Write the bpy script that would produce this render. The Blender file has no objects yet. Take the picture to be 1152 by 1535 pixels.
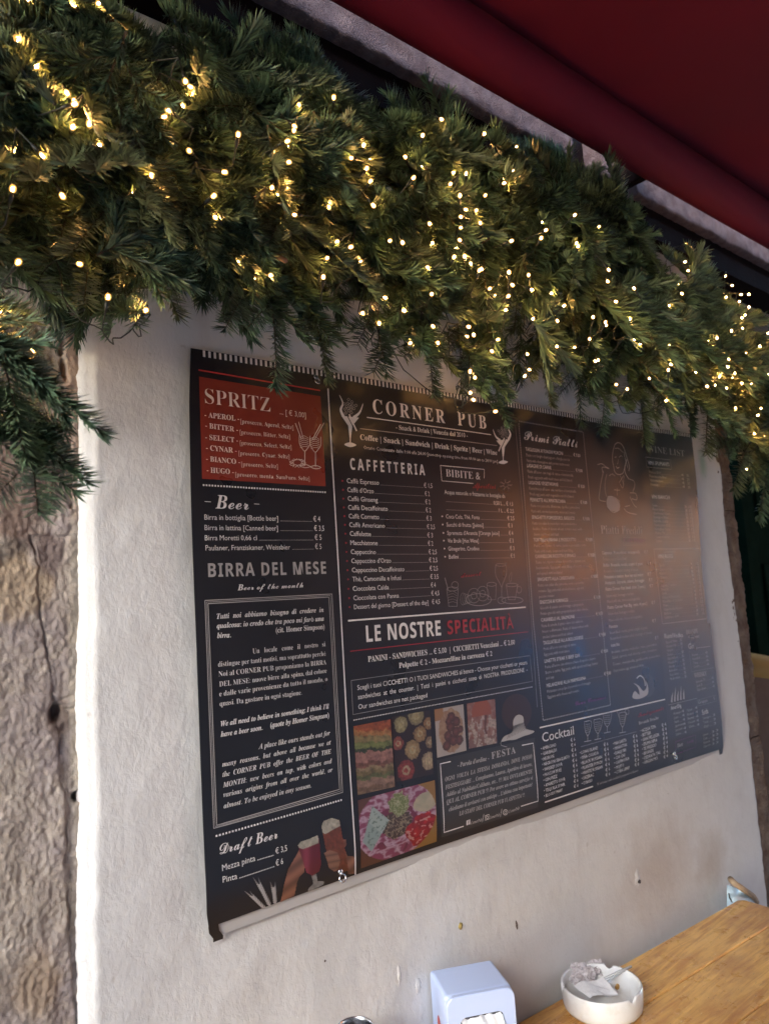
import bpy, bmesh, math, random
import numpy as np
from mathutils import Vector, Matrix, noise, geometry

random.seed(7)
rng = np.random.default_rng(7)
S = bpy.context.scene
COL = S.collection
EYE = 1.58                      # height of the phone above the paving, metres

# ------------------------------------------------------------------ camera
# axes of the phone in the place: X along the wall, Y into the wall, Z up (wall face at Y = 1)
F_PX, CX, CY = 1124.6, 576.0, 767.5
AX = np.array([0.76438802, 0.02148767, 0.64439835])
AY = np.array([-0.64185079, 0.12013897, 0.75736002])
AZ = np.array([-0.06114345, -0.99252451, 0.10562467])
cam_d = bpy.data.cameras.new('camera')
cam = bpy.data.objects.new('camera', cam_d); COL.objects.link(cam)
right = Vector((AX[0], AY[0], AZ[0])); down = Vector((AX[1], AY[1], AZ[1])); fwd = Vector((AX[2], AY[2], AZ[2]))
M = Matrix.Identity(4)
for i in range(3):
    M[i][0] = right[i]; M[i][1] = -down[i]; M[i][2] = -fwd[i]
M[2][3] = EYE
cam.matrix_world = M
cam_d.sensor_fit = 'HORIZONTAL'; cam_d.sensor_width = 36.0; cam_d.lens = 36.0 * F_PX / 1152.0
cam_d.clip_start = 0.05; cam_d.clip_end = 500
cam_d.dof.use_dof = True; cam_d.dof.focus_distance = 1.12; cam_d.dof.aperture_fstop = 9.0
S.camera = cam

# ------------------------------------------------------------------ light and exposure
W = bpy.data.worlds.new('World'); S.world = W; W.use_nodes = True
wn = W.node_tree
sky = wn.nodes.new('ShaderNodeTexSky'); sky.sky_type = 'NISHITA'; sky.sun_disc = False
bg = wn.nodes['Background']; wn.links.new(sky.outputs[0], bg.inputs[0]); bg.inputs[1].default_value = 0.15
SUN_DIR = Vector((-0.80, -0.52, 0.34)).normalized()      # towards the light: from the left, under the awning
el = math.asin(SUN_DIR.z); az = math.atan2(SUN_DIR.x, SUN_DIR.y)
sky.sun_elevation = el; sky.sun_rotation = az; sky.air_density = 1.0; sky.dust_density = 0.9; sky.ozone_density = 1.6
sd = bpy.data.lights.new('sun', 'SUN'); sd.energy = 0.50; sd.angle = math.radians(24); sd.color = (1.0, 0.95, 0.90)
so = bpy.data.objects.new('sun', sd); COL.objects.link(so)
so.rotation_euler = (-SUN_DIR).to_track_quat('-Z', 'Y').to_euler()
S.view_settings.view_transform = 'Standard'; S.view_settings.look = 'None'
S.view_settings.gamma = 1.0; S.view_settings.use_curve_mapping = False
S.view_settings.exposure = 3.55
S.cycles.use_denoising = True
try:
    S.cycles.denoiser = 'OPENIMAGEDENOISE'; S.cycles.denoising_input_passes = 'RGB_ALBEDO_NORMAL'; S.cycles.denoising_prefilter = 'ACCURATE'
except Exception: pass
S.cycles.use_light_tree = True
S.cycles.max_bounces = 6; S.cycles.diffuse_bounces = 3; S.cycles.glossy_bounces = 3; S.cycles.transparent_max_bounces = 8
S.cycles.sample_clamp_indirect = 3.0

# ------------------------------------------------------------------ helpers
def ray(px, py):
    """survey of the photograph: slope (X/Y, Z/Y) of the line of sight through a pixel"""
    r = np.array([px - CX, py - CY, F_PX])
    x, y, z = AX @ r, AY @ r, AZ @ r
    return x / y, z / y
def at(px, py, Y):
    a, b = ray(px, py)
    return Vector((a * Y, Y, b * Y + EYE))
def at_z(px, py, z):
    a, b = ray(px, py); Y = (z - EYE) / b
    return Vector((a * Y, Y, z))

def tag(o, label=None, cat=None, group=None, kind=None):
    if label: o['label'] = label
    if cat: o['category'] = cat
    if group: o['group'] = group
    if kind: o['kind'] = kind
    return o
def empty(name, loc, rot=(0, 0, 0)):
    o = bpy.data.objects.new(name, None); COL.objects.link(o)
    o.location = loc; o.rotation_euler = rot; o.empty_display_size = 0.05
    return o
def mesh_obj(name, me, mat=None, parent=None):
    o = bpy.data.objects.new(name, me); COL.objects.link(o)
    if mat is not None:
        for m in (mat if isinstance(mat, (list, tuple)) else [mat]): me.materials.append(m)
    if parent is not None:
        o.parent = parent
    return o
def world_child(o, parent):
    """parent whose own matrix is a pure translation: keep the mesh where it was built"""
    o.parent = parent; o.location = o.location - parent.location
    return o
def pyd(name, verts, faces, smooth=False):
    me = bpy.data.meshes.new(name); me.from_pydata([tuple(v) for v in verts], [], faces); me.update()
    if smooth: me.polygons.foreach_set('use_smooth', [True] * len(me.polygons))
    return me
def np_mesh(name, V, Fq, smooth=True):
    """V (n,3), Fq (m,k) numpy"""
    me = bpy.data.meshes.new(name)
    k = Fq.shape[1]
    me.vertices.add(len(V)); me.vertices.foreach_set('co', np.ascontiguousarray(V, dtype=np.float32).ravel())
    me.loops.add(Fq.size); me.loops.foreach_set('vertex_index', Fq.astype(np.int32).ravel())
    me.polygons.add(len(Fq)); me.polygons.foreach_set('loop_start', np.arange(0, Fq.size, k, dtype=np.int32))
    if smooth: me.polygons.foreach_set('use_smooth', np.ones(len(Fq), dtype=bool))
    me.update(calc_edges=True); me.validate()
    return me
def grid_faces(nu, nv):
    i = np.arange(nu - 1)[:, None] * nv + np.arange(nv - 1)[None, :]
    i = i.ravel()
    return np.stack([i, i + nv, i + nv + 1, i + 1], 1)
def rbox(bm, cx, cy, cz, sx, sy, sz, bev=0.0, seg=2, rot=None):
    r = bmesh.ops.create_cube(bm, size=1.0)
    vs = r['verts']
    for v in vs: v.co = Vector((v.co.x * sx, v.co.y * sy, v.co.z * sz))
    if bev:
        es = list({e for v in vs for e in v.link_edges})
        rr = bmesh.ops.bevel(bm, geom=es, offset=bev, segments=seg, affect='EDGES', profile=0.6)
        vs = list({v for f in rr['faces'] for v in f.verts} | {v for v in vs if v.is_valid})
    for v in vs:
        if rot is not None: v.co = rot @ v.co
        v.co += Vector((cx, cy, cz))
    return vs
def bm_obj(name, bm, mat, parent=None, smooth=False):
    me = bpy.data.meshes.new(name); bm.to_mesh(me); bm.free()
    if smooth: me.polygons.foreach_set('use_smooth', [True] * len(me.polygons))
    return mesh_obj(name, me, mat, parent)
def box(name, x0, x1, y0, y1, z0, z1, mat, parent=None, bev=0.0):
    bm = bmesh.new(); rbox(bm, (x0+x1)/2, (y0+y1)/2, (z0+z1)/2, x1-x0, y1-y0, z1-z0, bev)
    return bm_obj(name, bm, mat, parent)
def tube_data(pts, r, n=6, closed=False):
    pts = [Vector(p) for p in pts]; V = []; Fc = []
    N = len(pts)
    for i, p in enumerate(pts):
        a = pts[(i-1) % N] if (closed or i > 0) else p; b = pts[(i+1) % N] if (closed or i < N-1) else p
        d = (b - a).normalized() if (b-a).length > 1e-9 else Vector((0,0,1))
        up = Vector((0, 0, 1)) if abs(d.z) < .9 else Vector((1, 0, 0))
        u = d.cross(up).normalized(); w = d.cross(u)
        rr = r(i / max(1, N-1)) if callable(r) else r
        for k in range(n):
            t = 2*math.pi*k/n
            V.append(p + u*math.cos(t)*rr + w*math.sin(t)*rr)
    for i in range(N if closed else N-1):
        for k in range(n):
            a = i*n+k; b = i*n+(k+1) % n; j = (i+1) % N
            Fc.append((a, b, j*n+(k+1) % n, j*n+k))
    return V, Fc
def tube(name, pts, r, mat, parent=None, n=6, closed=False):
    V, Fc = tube_data(pts, r, n, closed)
    if not closed:
        Fc.append(tuple(range(n))[::-1]); L = len(V); Fc.append(tuple(range(L-n, L)))
    return mesh_obj(name, pyd(name, V, Fc, True), mat, parent)
def lathe(prof, n=48):
    V = []; Fc = []
    for r, z in prof:
        for k in range(n):
            t = 2*math.pi*k/n; V.append((r*math.cos(t), r*math.sin(t), z))
    for i in range(len(prof)-1):
        for k in range(n):
            Fc.append((i*n+k, i*n+(k+1) % n, (i+1)*n+(k+1) % n, (i+1)*n+k))
    return V, Fc
def crom(pts, k=6, closed=False):
    P = [np.array(p, float) for p in pts]; out = []
    n = len(P)
    if n < 3: return [tuple(p) for p in P]
    for i in range(n if closed else n-1):
        if closed: a, b, c, d = P[(i-1) % n], P[i], P[(i+1) % n], P[(i+2) % n]
        else: a, b, c, d = P[max(i-1, 0)], P[i], P[i+1], P[min(i+2, n-1)]
        for j in range(k):
            t = j/k
            out.append(tuple(0.5*((2*b)+(-a+c)*t+(2*a-5*b+4*c-d)*t*t+(-a+3*b-3*c+d)*t**3)))
    if not closed: out.append(tuple(P[-1]))
    return out

# ------------------------------------------------------------------ materials
class NT:
    def __init__(s, name):
        s.m = bpy.data.materials.new(name); s.m.use_nodes = True; s.t = s.m.node_tree
        s.b = s.t.nodes['Principled BSDF']; s.out = s.t.nodes['Material Output']
    def n(s, typ, **kw):
        x = s.t.nodes.new(typ)
        for k, v in kw.items(): setattr(x, k, v)
        return x
    def l(s, a, b): s.t.links.new(a, b)
    def coord(s, scale=(1, 1, 1), out='Object', loc=(0, 0, 0), rot=(0, 0, 0)):
        c = s.n('ShaderNodeTexCoord'); mp = s.n('ShaderNodeMapping')
        mp.inputs['Scale'].default_value = scale; mp.inputs['Location'].default_value = loc; mp.inputs['Rotation'].default_value = rot
        s.l(c.outputs[out], mp.inputs[0]); return mp.outputs[0]
    def noise(s, vec, scale, detail=4, rough=.55, dist=0):
        x = s.n('ShaderNodeTexNoise'); x.inputs['Scale'].default_value = scale; x.inputs['Detail'].default_value = detail
        x.inputs['Roughness'].default_value = rough; x.inputs['Distortion'].default_value = dist
        s.l(vec, x.inputs['Vector']); return x.outputs['Fac']
    def ramp(s, fac, stops):
        x = s.n('ShaderNodeValToRGB'); e = x.color_ramp.elements
        while len(e) < len(stops): e.new(0.5)
        for i, (p, c) in enumerate(stops):
            e[i].position = p; e[i].color = (c, c, c, 1) if isinstance(c, (int, float)) else (*c, 1)
        s.l(fac, x.inputs[0]); return x.outputs[0]
    def mix(s, fac, a, b, mode='MIX'):
        x = s.n('ShaderNodeMix', data_type='RGBA', blend_type=mode)
        for sock, v in ((x.inputs[0], fac), (x.inputs[6], a), (x.inputs[7], b)):
            if hasattr(v, 'links') or hasattr(v, 'is_linked'): s.l(v, sock)
            else: sock.default_value = v if isinstance(v, (int, float)) else (*v, 1)
        return x.outputs[2]
    def math(s, op, a, b=0.0):
        x = s.n('ShaderNodeMath', operation=op)
        for sock, v in ((x.inputs[0], a), (x.inputs[1], b)):
            if hasattr(v, 'is_linked'): s.l(v, sock)
            else: sock.default_value = v
        return x.outputs[0]
    def base(s, c):
        if hasattr(c, 'is_linked'): s.l(c, s.b.inputs['Base Color'])
        else: s.b.inputs['Base Color'].default_value = (*c, 1)
        return s
    def rough(s, r):
        if hasattr(r, 'is_linked'): s.l(r, s.b.inputs['Roughness'])
        else: s.b.inputs['Roughness'].default_value = r
        return s
    def bump(s, h, dist=.002, strength=1.0, prev=None):
        x = s.n('ShaderNodeBump'); x.inputs['Distance'].default_value = dist; x.inputs['Strength'].default_value = strength
        s.l(h, x.inputs['Height'])
        if prev is not None: s.l(prev, x.inputs['Normal'])
        s.l(x.outputs[0], s.b.inputs['Normal']); return x.outputs[0]
    def spot(s, vec, cx, cz, rx, rz, soft=.4, wob=.25, wscale=25):
        """soft stain with a shape of its own at (cx, cz) on an upright face"""
        sp = s.n('ShaderNodeSeparateXYZ'); s.l(vec, sp.inputs[0])
        a = s.math('DIVIDE', s.math('SUBTRACT', sp.outputs[0], cx), rx); b = s.math('DIVIDE', s.math('SUBTRACT', sp.outputs[2], cz), rz)
        d = s.math('SQRT', s.math('ADD', s.math('MULTIPLY', a, a), s.math('MULTIPLY', b, b)))
        nz = s.noise(vec, wscale, 4, .6)
        d = s.math('ADD', d, s.math('MULTIPLY', s.math('SUBTRACT', nz, .5), wob*4))
        return s.ramp(d, [(max(0, 1-soft-.01), 1.0), (1.0, 0.0)])
def simple(name, c, r=.5, metal=0, spec=.5):
    t = NT(name); t.base(c).rough(r); t.b.inputs['Metallic'].default_value = metal; t.b.inputs['Specular IOR Level'].default_value = spec
    return t.m
def worn(name, c, c2, scale=20, r=.6, bump=.001, bscale=80, spec=.4):
    t = NT(name); v = t.coord(); n1 = t.noise(v, scale, 5, .6)
    t.base(t.mix(t.ramp(n1, [(.35, 0.), (.7, 1.)]), c, c2)).rough(r)
    t.bump(t.noise(v, bscale, 5, .65), bump); t.b.inputs['Specular IOR Level'].default_value = spec
    return t.m
def emit(name, c, s):
    t = NT(name); e = t.n('ShaderNodeEmission'); e.inputs[0].default_value = (*c, 1); e.inputs[1].default_value = s
    t.l(e.outputs[0], t.out.inputs[0]); return t.m

# plaster: warm off-white, trowelled, with stains low on the right and a green paint smear
t = NT('white_plaster'); v = t.coord()
big = t.noise(v, 3.0, 4, .55); mid = t.noise(v, 14, 5, .6)
c = t.mix(t.ramp(big, [(.35, 0.), (.7, 1.)]), (.64, .635, .625), (.58, .57, .555))
c = t.mix(t.math('MULTIPLY', t.ramp(mid, [(.5, 0.), (.8, 1.)]), .35), c, (.47, .44, .41))
def WPX(px, py): p = at(px, py, 1.0); return p.x, p.z
x, z = WPX(985, 1300); c = t.mix(t.math('MULTIPLY', t.spot(v, x, z, .20, .13, .9, .35, 12), .45), c, (.34, .25, .19))
x, z = WPX(1065, 1290); c = t.mix(t.math('MULTIPLY', t.spot(v, x, z, .10, .09, .9, .35, 12), .5), c, (.36, .28, .20))
x, z = WPX(1052, 695); c = t.mix(t.math('MULTIPLY', t.spot(v, x, z, .030, .055, .8, .2, 30), .55), c, (.16, .36, .24))
x, z = WPX(700, 1290); c = t.mix(t.math('MULTIPLY', t.spot(v, x, z, .30, .05, .9, .3, 10), .3), c, (.42, .38, .33))
x, z = WPX(545, 1490); c = t.mix(t.math('MULTIPLY', t.spot(v, x, z, .05, .08, .7, .5, 20), .45), c, (.70, .70, .70))
x, z = WPX(900, 640); c = t.mix(t.math('MULTIPLY', t.spot(v, x, z, .08, .05, .9, .4, 20), .35), c, (.36, .33, .33))
specks = t.noise(v, 55, 2, .5); dr = t.noise(t.coord((1, 1, .12)), 26, 4, .6); c = t.mix(t.math('MULTIPLY', t.ramp(dr, [(.56, 0.), (.70, 1.)]), .12), c, (.40, .35, .31))
c = t.mix(t.math('MULTIPLY', t.ramp(specks, [(.70, 0.), (.76, 1.)]), .35), c, (.33, .29, .25))
t.base(c).rough(.85); t.b.inputs['Specular IOR Level'].default_value = .25
vs = t.coord((1.0, 1.0, .55), rot=(0, .5, 0))
b1 = t.bump(t.noise(vs, 150, 4, .62, .3), .0020, .42)
b2 = t.bump(t.noise(v, 34, 4, .55, .4), .004, .38, b1)
M_PLASTER = t.m

# weathered istrian / trachyte stone for the pilasters
t = NT('weathered_stone'); v = t.coord(); vv = t.coord((1, 1, .5)); vr = t.coord((1, 1, .45), rot=(0, .35, 0))
n1 = t.noise(vv, 16, 7, .68, .6); n2 = t.noise(v, 6, 5, .6, .3); n3 = t.noise(vr, 70, 7, .75, .8); n4 = t.noise(v, 30, 5, .7)
c = t.mix(t.ramp(n1, [(.34, 0.), (.64, 1.)]), (.25, .205, .165), (.44, .385, .33))
c = t.mix(t.ramp(n2, [(.42, 0.), (.62, 1.)]), c, (.30, .255, .245))
c = t.mix(t.math('MULTIPLY', t.ramp(n4, [(.5, 0.), (.68, 1.)]), .75), c, (.46, .40, .33))
c = t.mix(t.math('MULTIPLY', t.ramp(n3, [(.55, 0.), (.70, 1.)]), .5), c, (.13, .10, .085))
def stain(px, py, rx, rz, col, k):
    global c
    x, z = WPX(px, py); c = t.mix(t.math('MULTIPLY', t.spot(v, x, z, rx, rz, .35, .28, 30), k), c, col)
stain(55, 540, .035, .075, (.13, .10, .055), .8)
stain(30, 725, .05, .10, (.15, .095, .075), .75)
stain(75, 700, .03, .08, (.16, .105, .09), .75)
stain(80, 830, .022, .035, (.16, .12, .11), .8)
stain(15, 825, .03, .02, (.14, .12, .10), .7)
stain(25, 880, .05, .045, (.37, .28, .185), .7)
stain(95, 1080, .018, .03, (.13, .09, .07), .7)
stain(115, 620, .015, .16, (.50, .36, .27), .6)
stain(118, 1000, .010, .25, (.48, .42, .34), .6)
stain(60, 1480, .03, .05, (.27, .19, .12), .6)
t.base(c).rough(.88); t.b.inputs['Specular IOR Level'].default_value = .2
b1 = t.bump(n3, .003, .45); b2 = t.bump(t.noise(v, 260, 5, .75), .0022, .6, b1)
M_STONE = t.m
M_STONE_R = worn('brown_jamb_stone', (.13, .085, .065), (.24, .19, .155), 22, .9, .010, 110, .1)
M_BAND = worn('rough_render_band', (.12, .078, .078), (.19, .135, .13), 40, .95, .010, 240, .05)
M_BEAM = worn('dark_stained_beam', (.006, .003, .003), (.010, .005, .0045), 8, .8, .001, 60, .05)
M_BLACK = simple('black_paint', (.012, .012, .013), .45)
M_STEEL = simple('steel', (.55, .56, .58), .25, 1.0)
M_DARKST = simple('dark_steel', (.06, .06, .065), .4, .8)

# awning: wine red acrylic cloth
t = NT('awning_cloth'); v = t.coord()
c = t.mix(t.ramp(t.noise(v, 2.2, 4, .6), [(.35, 0.), (.7, 1.)]), (.140, .0048, .0165), (.108, .0042, .0150))
t.base(c).rough(.8); t.b.inputs['Specular IOR Level'].default_value = .2
t.bump(t.noise(t.coord((1, 1, 1)), 900, 2, .5), .0004); M_AWN = t.m

# fir
def fir(name, g1, g2, warm):
    t = NT(name); v = t.coord(); oi = t.n('ShaderNodeObjectInfo')
    n1 = t.noise(v, 28, 3, .5); n2 = t.noise(v, 260, 2, .5)
    c = t.mix(t.ramp(n1, [(.35, 0.), (.68, 1.)]), g1, g2)
    c = t.mix(t.math('MULTIPLY', t.ramp(oi.outputs['Random'], [(0., 0.), (.55, .15), (1., 1.)]), .7), c, warm)
    c = t.mix(t.math('MULTIPLY', t.ramp(n2, [(.5, 0.), (.8, 1.)]), .35), c, (.15, .21, .13))
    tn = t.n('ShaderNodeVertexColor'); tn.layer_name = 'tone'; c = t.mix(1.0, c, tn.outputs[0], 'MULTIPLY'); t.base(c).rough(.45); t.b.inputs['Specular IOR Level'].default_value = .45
    return t.m
M_FIR = fir('fir_needles', (.046, .090, .056), (.074, .124, .066), (.112, .118, .050))
M_TWIG = simple('fir_bark', (.10, .065, .038), .8)
M_WIRE = simple('green_cable', (.010, .014, .010), .45)
M_LED = emit('led_core', (1.0, .50, .14), 150.0)
t = NT('led_lens'); e = t.n('ShaderNodeEmission'); e.inputs[0].default_value = (1, .45, .10, 1); e.inputs[1].default_value = .15
tr = t.n('ShaderNodeBsdfTransparent'); mx = t.n('ShaderNodeMixShader'); mx.inputs[0].default_value = .8
t.l(tr.outputs[0], mx.inputs[1]); t.l(e.outputs[0], mx.inputs[2]); t.l(mx.outputs[0], t.out.inputs[0]); M_LENS = t.m  # lens emission paints the orange fringe round each core

# vinyl and inks
def ink(name, c, rough=.31):
    t = NT(name); v = t.coord(); n = t.noise(v, 9, 3, .5)
    t.base(c).rough(t.ramp(n, [(.3, rough-.05), (.7, rough+.06)])); t.b.inputs['Specular IOR Level'].default_value = .55
    t.bump(t.noise(v, 14, 2, .5), .0010, .2)
    return t.m
M_VINYL = ink('black_vinyl', (.010, .010, .013))
M_WHITE = ink('white_ink', (.70, .67, .65)); M_GREY = ink('grey_ink', (.37, .345, .335)); M_DIM = ink('dim_grey_ink', (.21, .20, .20))
M_RED = ink('red_ink', (.30, .018, .028)); M_PANEL = ink('brick_red_ink', (.215, .030, .017)); M_CREAM = ink('cream_ink', (.70, .54, .47))
M_SLATE = ink('slate_ink', (.030, .029, .030)); M_PURPLE = ink('purple_ink', (.17, .04, .15)); M_LINER = ink('red_line_ink', (.42, .035, .035))
M_HEM = simple('white_vinyl_hem', (.48, .47, .46), .5)
t = NT('photo_ink'); a = t.n('ShaderNodeVertexColor'); a.layer_name = 'ink'; t.base(a.outputs[0]).rough(.3); t.b.inputs['Specular IOR Level'].default_value = .7; M_PHOTO = t.m

# ================================================================== SETTING
def noise3(x, y, z, s, o=4):
    return noise.fractal(Vector((x*s, y*s, z*s)), 1.0, 2.0, o)
# ---- paving
t = NT('grey_paving'); v = t.coord(); bt = t.n('ShaderNodeTexBrick'); bt.inputs['Scale'].default_value = 1.0
bt.inputs['Brick Width'].default_value = .9; bt.inputs['Row Height'].default_value = .42; bt.inputs['Mortar Size'].default_value = .008
bt.inputs['Color1'].default_value = (.34, .32, .30, 1); bt.inputs['Color2'].default_value = (.40, .38, .36, 1); bt.inputs['Mortar'].default_value = (.05, .047, .045, 1)
t.l(v, bt.inputs[0]); t.base(t.mix(t.ramp(t.noise(v, 6, 5, .6), [(.3, 0.), (.7, .5)]), bt.outputs[0], (.22, .21, .20))).rough(.6); t.bump(t.noise(v, 40, 5, .6), .003)
tag(box('ground', -30, 30, -30, 30, -.3, 0, t.m), kind='structure')

# ---- plaster wall (real undulations; bevelled left edge; ragged right edge)
ZT = EYE + .925
def wallY(X, z):
    return 1.0 + .0028*noise3(X, 3.1, z, 3.0, 3) + .0008*noise3(X, 9.7, z, 22, 3)
def xl(z): return .3465 + (z-EYE)*.018 + .0030*noise3(1.3, 2.2, z, 12, 3) + .0020*noise3(1.3, 5.2, z, 70, 4)
def xr(z): return 2.122 + .010*noise3(4.3, 7.2, z, 5, 4) + .004*noise3(2.3, 1.2, z, 30, 3)
zs = np.concatenate([np.linspace(0, EYE-.95, 40)[:-1], np.linspace(EYE-.95, ZT+.05, 330)])
nu = 330
V = []
for z in zs:
    a, b = xl(z), xr(z)
    row = [(a-.020, 1.020, z), (a-.0165+.0030*noise3(7, 1, z, 30, 4), 1.0085, z), (a-.009, 1.0045+.001*noise3(7, 4, z, 50, 3), z), (a-.003, 1.0015, z)]
    for i in range(nu):
        s = i/(nu-1); X = a + (b-a)*s
        row.append((X, wallY(X, z), z))
    row += [(b+.004, 1.006, z), (b+.006, 1.03, z)]
    V += row
V = np.array(V); nrow = nu+6
wall = mesh_obj('plaster_wall', np_mesh('plaster_wall', V, grid_faces(len(zs), nrow)[:, ::-1]), M_PLASTER)
tag(wall, 'rough white plaster wall between two stone pilasters, carrying the black menu banner', 'wall')
# ---- masonry body of the same house (above, left and right of the recess)
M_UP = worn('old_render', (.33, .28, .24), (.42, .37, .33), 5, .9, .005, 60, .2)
house = empty('pub_building', (0, 1.3, 0)); tag(house, 'old rendered pub building behind the wall, with the dark doorway at its right', 'building')
world_child(box('wall', -9, -.30, 1.03, 1.6, 0, 7, M_UP), house)
world_child(box('wall', -.30, 2.215, 1.045, 1.6, 0, 7, M_UP), house)
world_child(box('wall', -.30, 9, 1.002, 1.6, EYE+1.1, 7, M_UP), house)
world_child(box('wall', 4.3, 12, 1.03, 1.6, 0, 7, M_UP), house)
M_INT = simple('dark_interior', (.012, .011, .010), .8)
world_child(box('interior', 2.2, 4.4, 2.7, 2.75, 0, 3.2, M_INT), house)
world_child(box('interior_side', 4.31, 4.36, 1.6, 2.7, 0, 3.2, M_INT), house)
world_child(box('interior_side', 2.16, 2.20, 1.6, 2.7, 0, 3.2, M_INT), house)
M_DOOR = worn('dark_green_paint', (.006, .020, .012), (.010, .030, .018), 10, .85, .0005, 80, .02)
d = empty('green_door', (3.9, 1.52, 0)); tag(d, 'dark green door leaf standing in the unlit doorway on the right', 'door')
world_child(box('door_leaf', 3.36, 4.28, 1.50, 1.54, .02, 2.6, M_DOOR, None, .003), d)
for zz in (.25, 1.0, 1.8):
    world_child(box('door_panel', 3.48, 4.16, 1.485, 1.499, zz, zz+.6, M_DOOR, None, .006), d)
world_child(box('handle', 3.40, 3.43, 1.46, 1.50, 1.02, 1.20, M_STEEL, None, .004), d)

# ---- left stone pilaster, two blocks, with crack, joint, holes
CRK = [(51, 800), (63, 853), (62, 886), (65, 915), (75, 971), (84, 1024), (88.5, 1065), (94.5, 1104), (97, 1180), (103, 1189), (106, 1278), (103, 1301), (108, 1352), (109, 1411), (113.6, 1455), (122, 1535)]
CRK = [WPX(*p) for p in CRK]
CR2 = [WPX(*p) for p in [(86, 474), (92, 490), (100, 508), (94, 517), (100, 542), (108, 580), (109, 676), (112, 720), (112, 760)]]
def crack_x(P, z):
    zz = [p[1] for p in P][::-1]; xx = [p[0] for p in P][::-1]
    return float(np.interp(z, zz, xx))
HOLES = [(88.5, 1071, .0075, .012), (100, 545, .003, .012), (121, 1198, .006, .006), (108, 668, .0022, .012), (107, 488, .003, .006), (98, 520, .003, .006)]
HOLES = [(*WPX(a, b), r, rz) for a, b, r, rz in HOLES]
ZJ = WPX(60, 470)[1]
def stoneY(X, z, top):
    d = .0030*noise3(X, 1.7, z*.6, 12, 5) + .0011*noise3(X, 5.7, z*.7, 55, 5) + .0014*noise3(X, 8.7, z*.8, 170, 3) - .0018*abs(noise3(X, 6.1, z*.7, 34, 3)) + .0022*max(0, noise3(X, 11, z*.8, 26, 3)-.15)
    if not top:
        if z < CRK[0][1]:
            cxx = crack_x(CRK, z) + .002*noise3(3, 3, z, 60, 3); dx = X-cxx
            w = .0014 + .002*max(0, noise3(1, 1, z, 30, 3))
            d += (.0035+.004*noise3(5, 1, z, 25, 3))*math.exp(-(dx/w)**2)
            if dx > 0: d += .004*min(1, dx/.004) * (1 if z < CRK[6][1] else .4)
        if CR2[-1][1] < z < CR2[0][1]:
            dx = X-crack_x(CR2, z) - .001*noise3(3, 9, z, 60, 3)
            d += .010*max(0, noise3(2, 6, z, 45, 3)+.45)*math.exp(-(dx/.0028)**2)
        # proud ledge under the joint and a hollow smooth patch below it
        d += .007*math.exp(-((ZJ-z)/.004)**2)
        hx, hz = WPX(62, 530); q = ((X-hx)/.028)**4 + ((z-hz)/.060)**4
        d += .006*math.exp(-q)
        for hx, hz, r, rz in HOLES:
            d += .016*math.exp(-(((X-hx)/r)**2 + ((z-hz)/rz)**2)**2)
    else:
        d += .007*math.exp(-((z-ZJ-.004)/.004)**2) - .004*math.exp(-((z-ZJ-.02)/.012)**2)
    edge = max(0, (X-.318)/.02)
    return 1.013 + d + .004*min(1, edge)**2
pil = empty('stone_pilaster', (.1, 1.1, 0)); tag(pil, 'weathered brown stone pilaster with a long crack, left of the white plaster wall', 'pilaster')
def block(z0, z1, top):
    xs = np.concatenate([np.linspace(-.30, .165, 40)[:-1], np.linspace(.165, .338, 112)])
    zf0, zf1 = max(z0, EYE-.56), min(z1, EYE+.56)
    parts = []
    if z0 < zf0: parts.append(np.linspace(z0, zf0, 60)[:-1])
    parts.append(np.linspace(zf0, zf1, max(20, int((zf1-zf0)/.00165))))
    if z1 > zf1: parts.append(np.linspace(zf1, z1, 20)[1:])
    zz = np.concatenate(parts)
    V = np.array([(X, stoneY(X, z, top), z) for z in zz for X in xs])
    o = mesh_obj('stone_block', np_mesh('stone_block', V, grid_faces(len(zz), len(xs))[:, ::-1]), M_STONE); world_child(o, pil); return o
block(0, ZJ-.0005, False); block(ZJ+.0015, EYE+.93, True)

# ---- right stone jamb: a rough pier at the doorway
jam = empty('stone_jamb', (2.17, 1.1, 0)); tag(jam, 'narrow brown stone jamb between the white plaster and the dark doorway', 'pilaster')
for z0, z1 in ((0, EYE-.47), (EYE-.467, EYE+.17), (EYE+.173, EYE+.9)):
    zz = np.linspace(z0, z1, int((z1-z0)/.003)); per = []
    for z in zz:
        w = .006*noise3(3, 2, z, 6, 3)
        row = [(2.10, 1.03, z)]
        for s in np.linspace(0, 1, 22):
            row.append((2.108+s*(.098+w), 1.003+.005*noise3(2.1+s*.1, 4, z, 22, 4)+.003*noise3(2.1+s*.1, 8, z, 90, 3)+.02*max(0, s-.9)/.1*.5, z))
        for s in np.linspace(.02, 1, 12):
            row.append((2.212+w+.006*noise3(8, s, z, 16, 3), 1.015+s*.25, z))
        per.append(row)
    V = np.array([p for r in per for p in r])
    world_child(mesh_obj('stone_block', np_mesh('stone_block', V, grid_faces(len(zz), len(per[0]))[:, ::-1]), M_STONE_R), jam)

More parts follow.
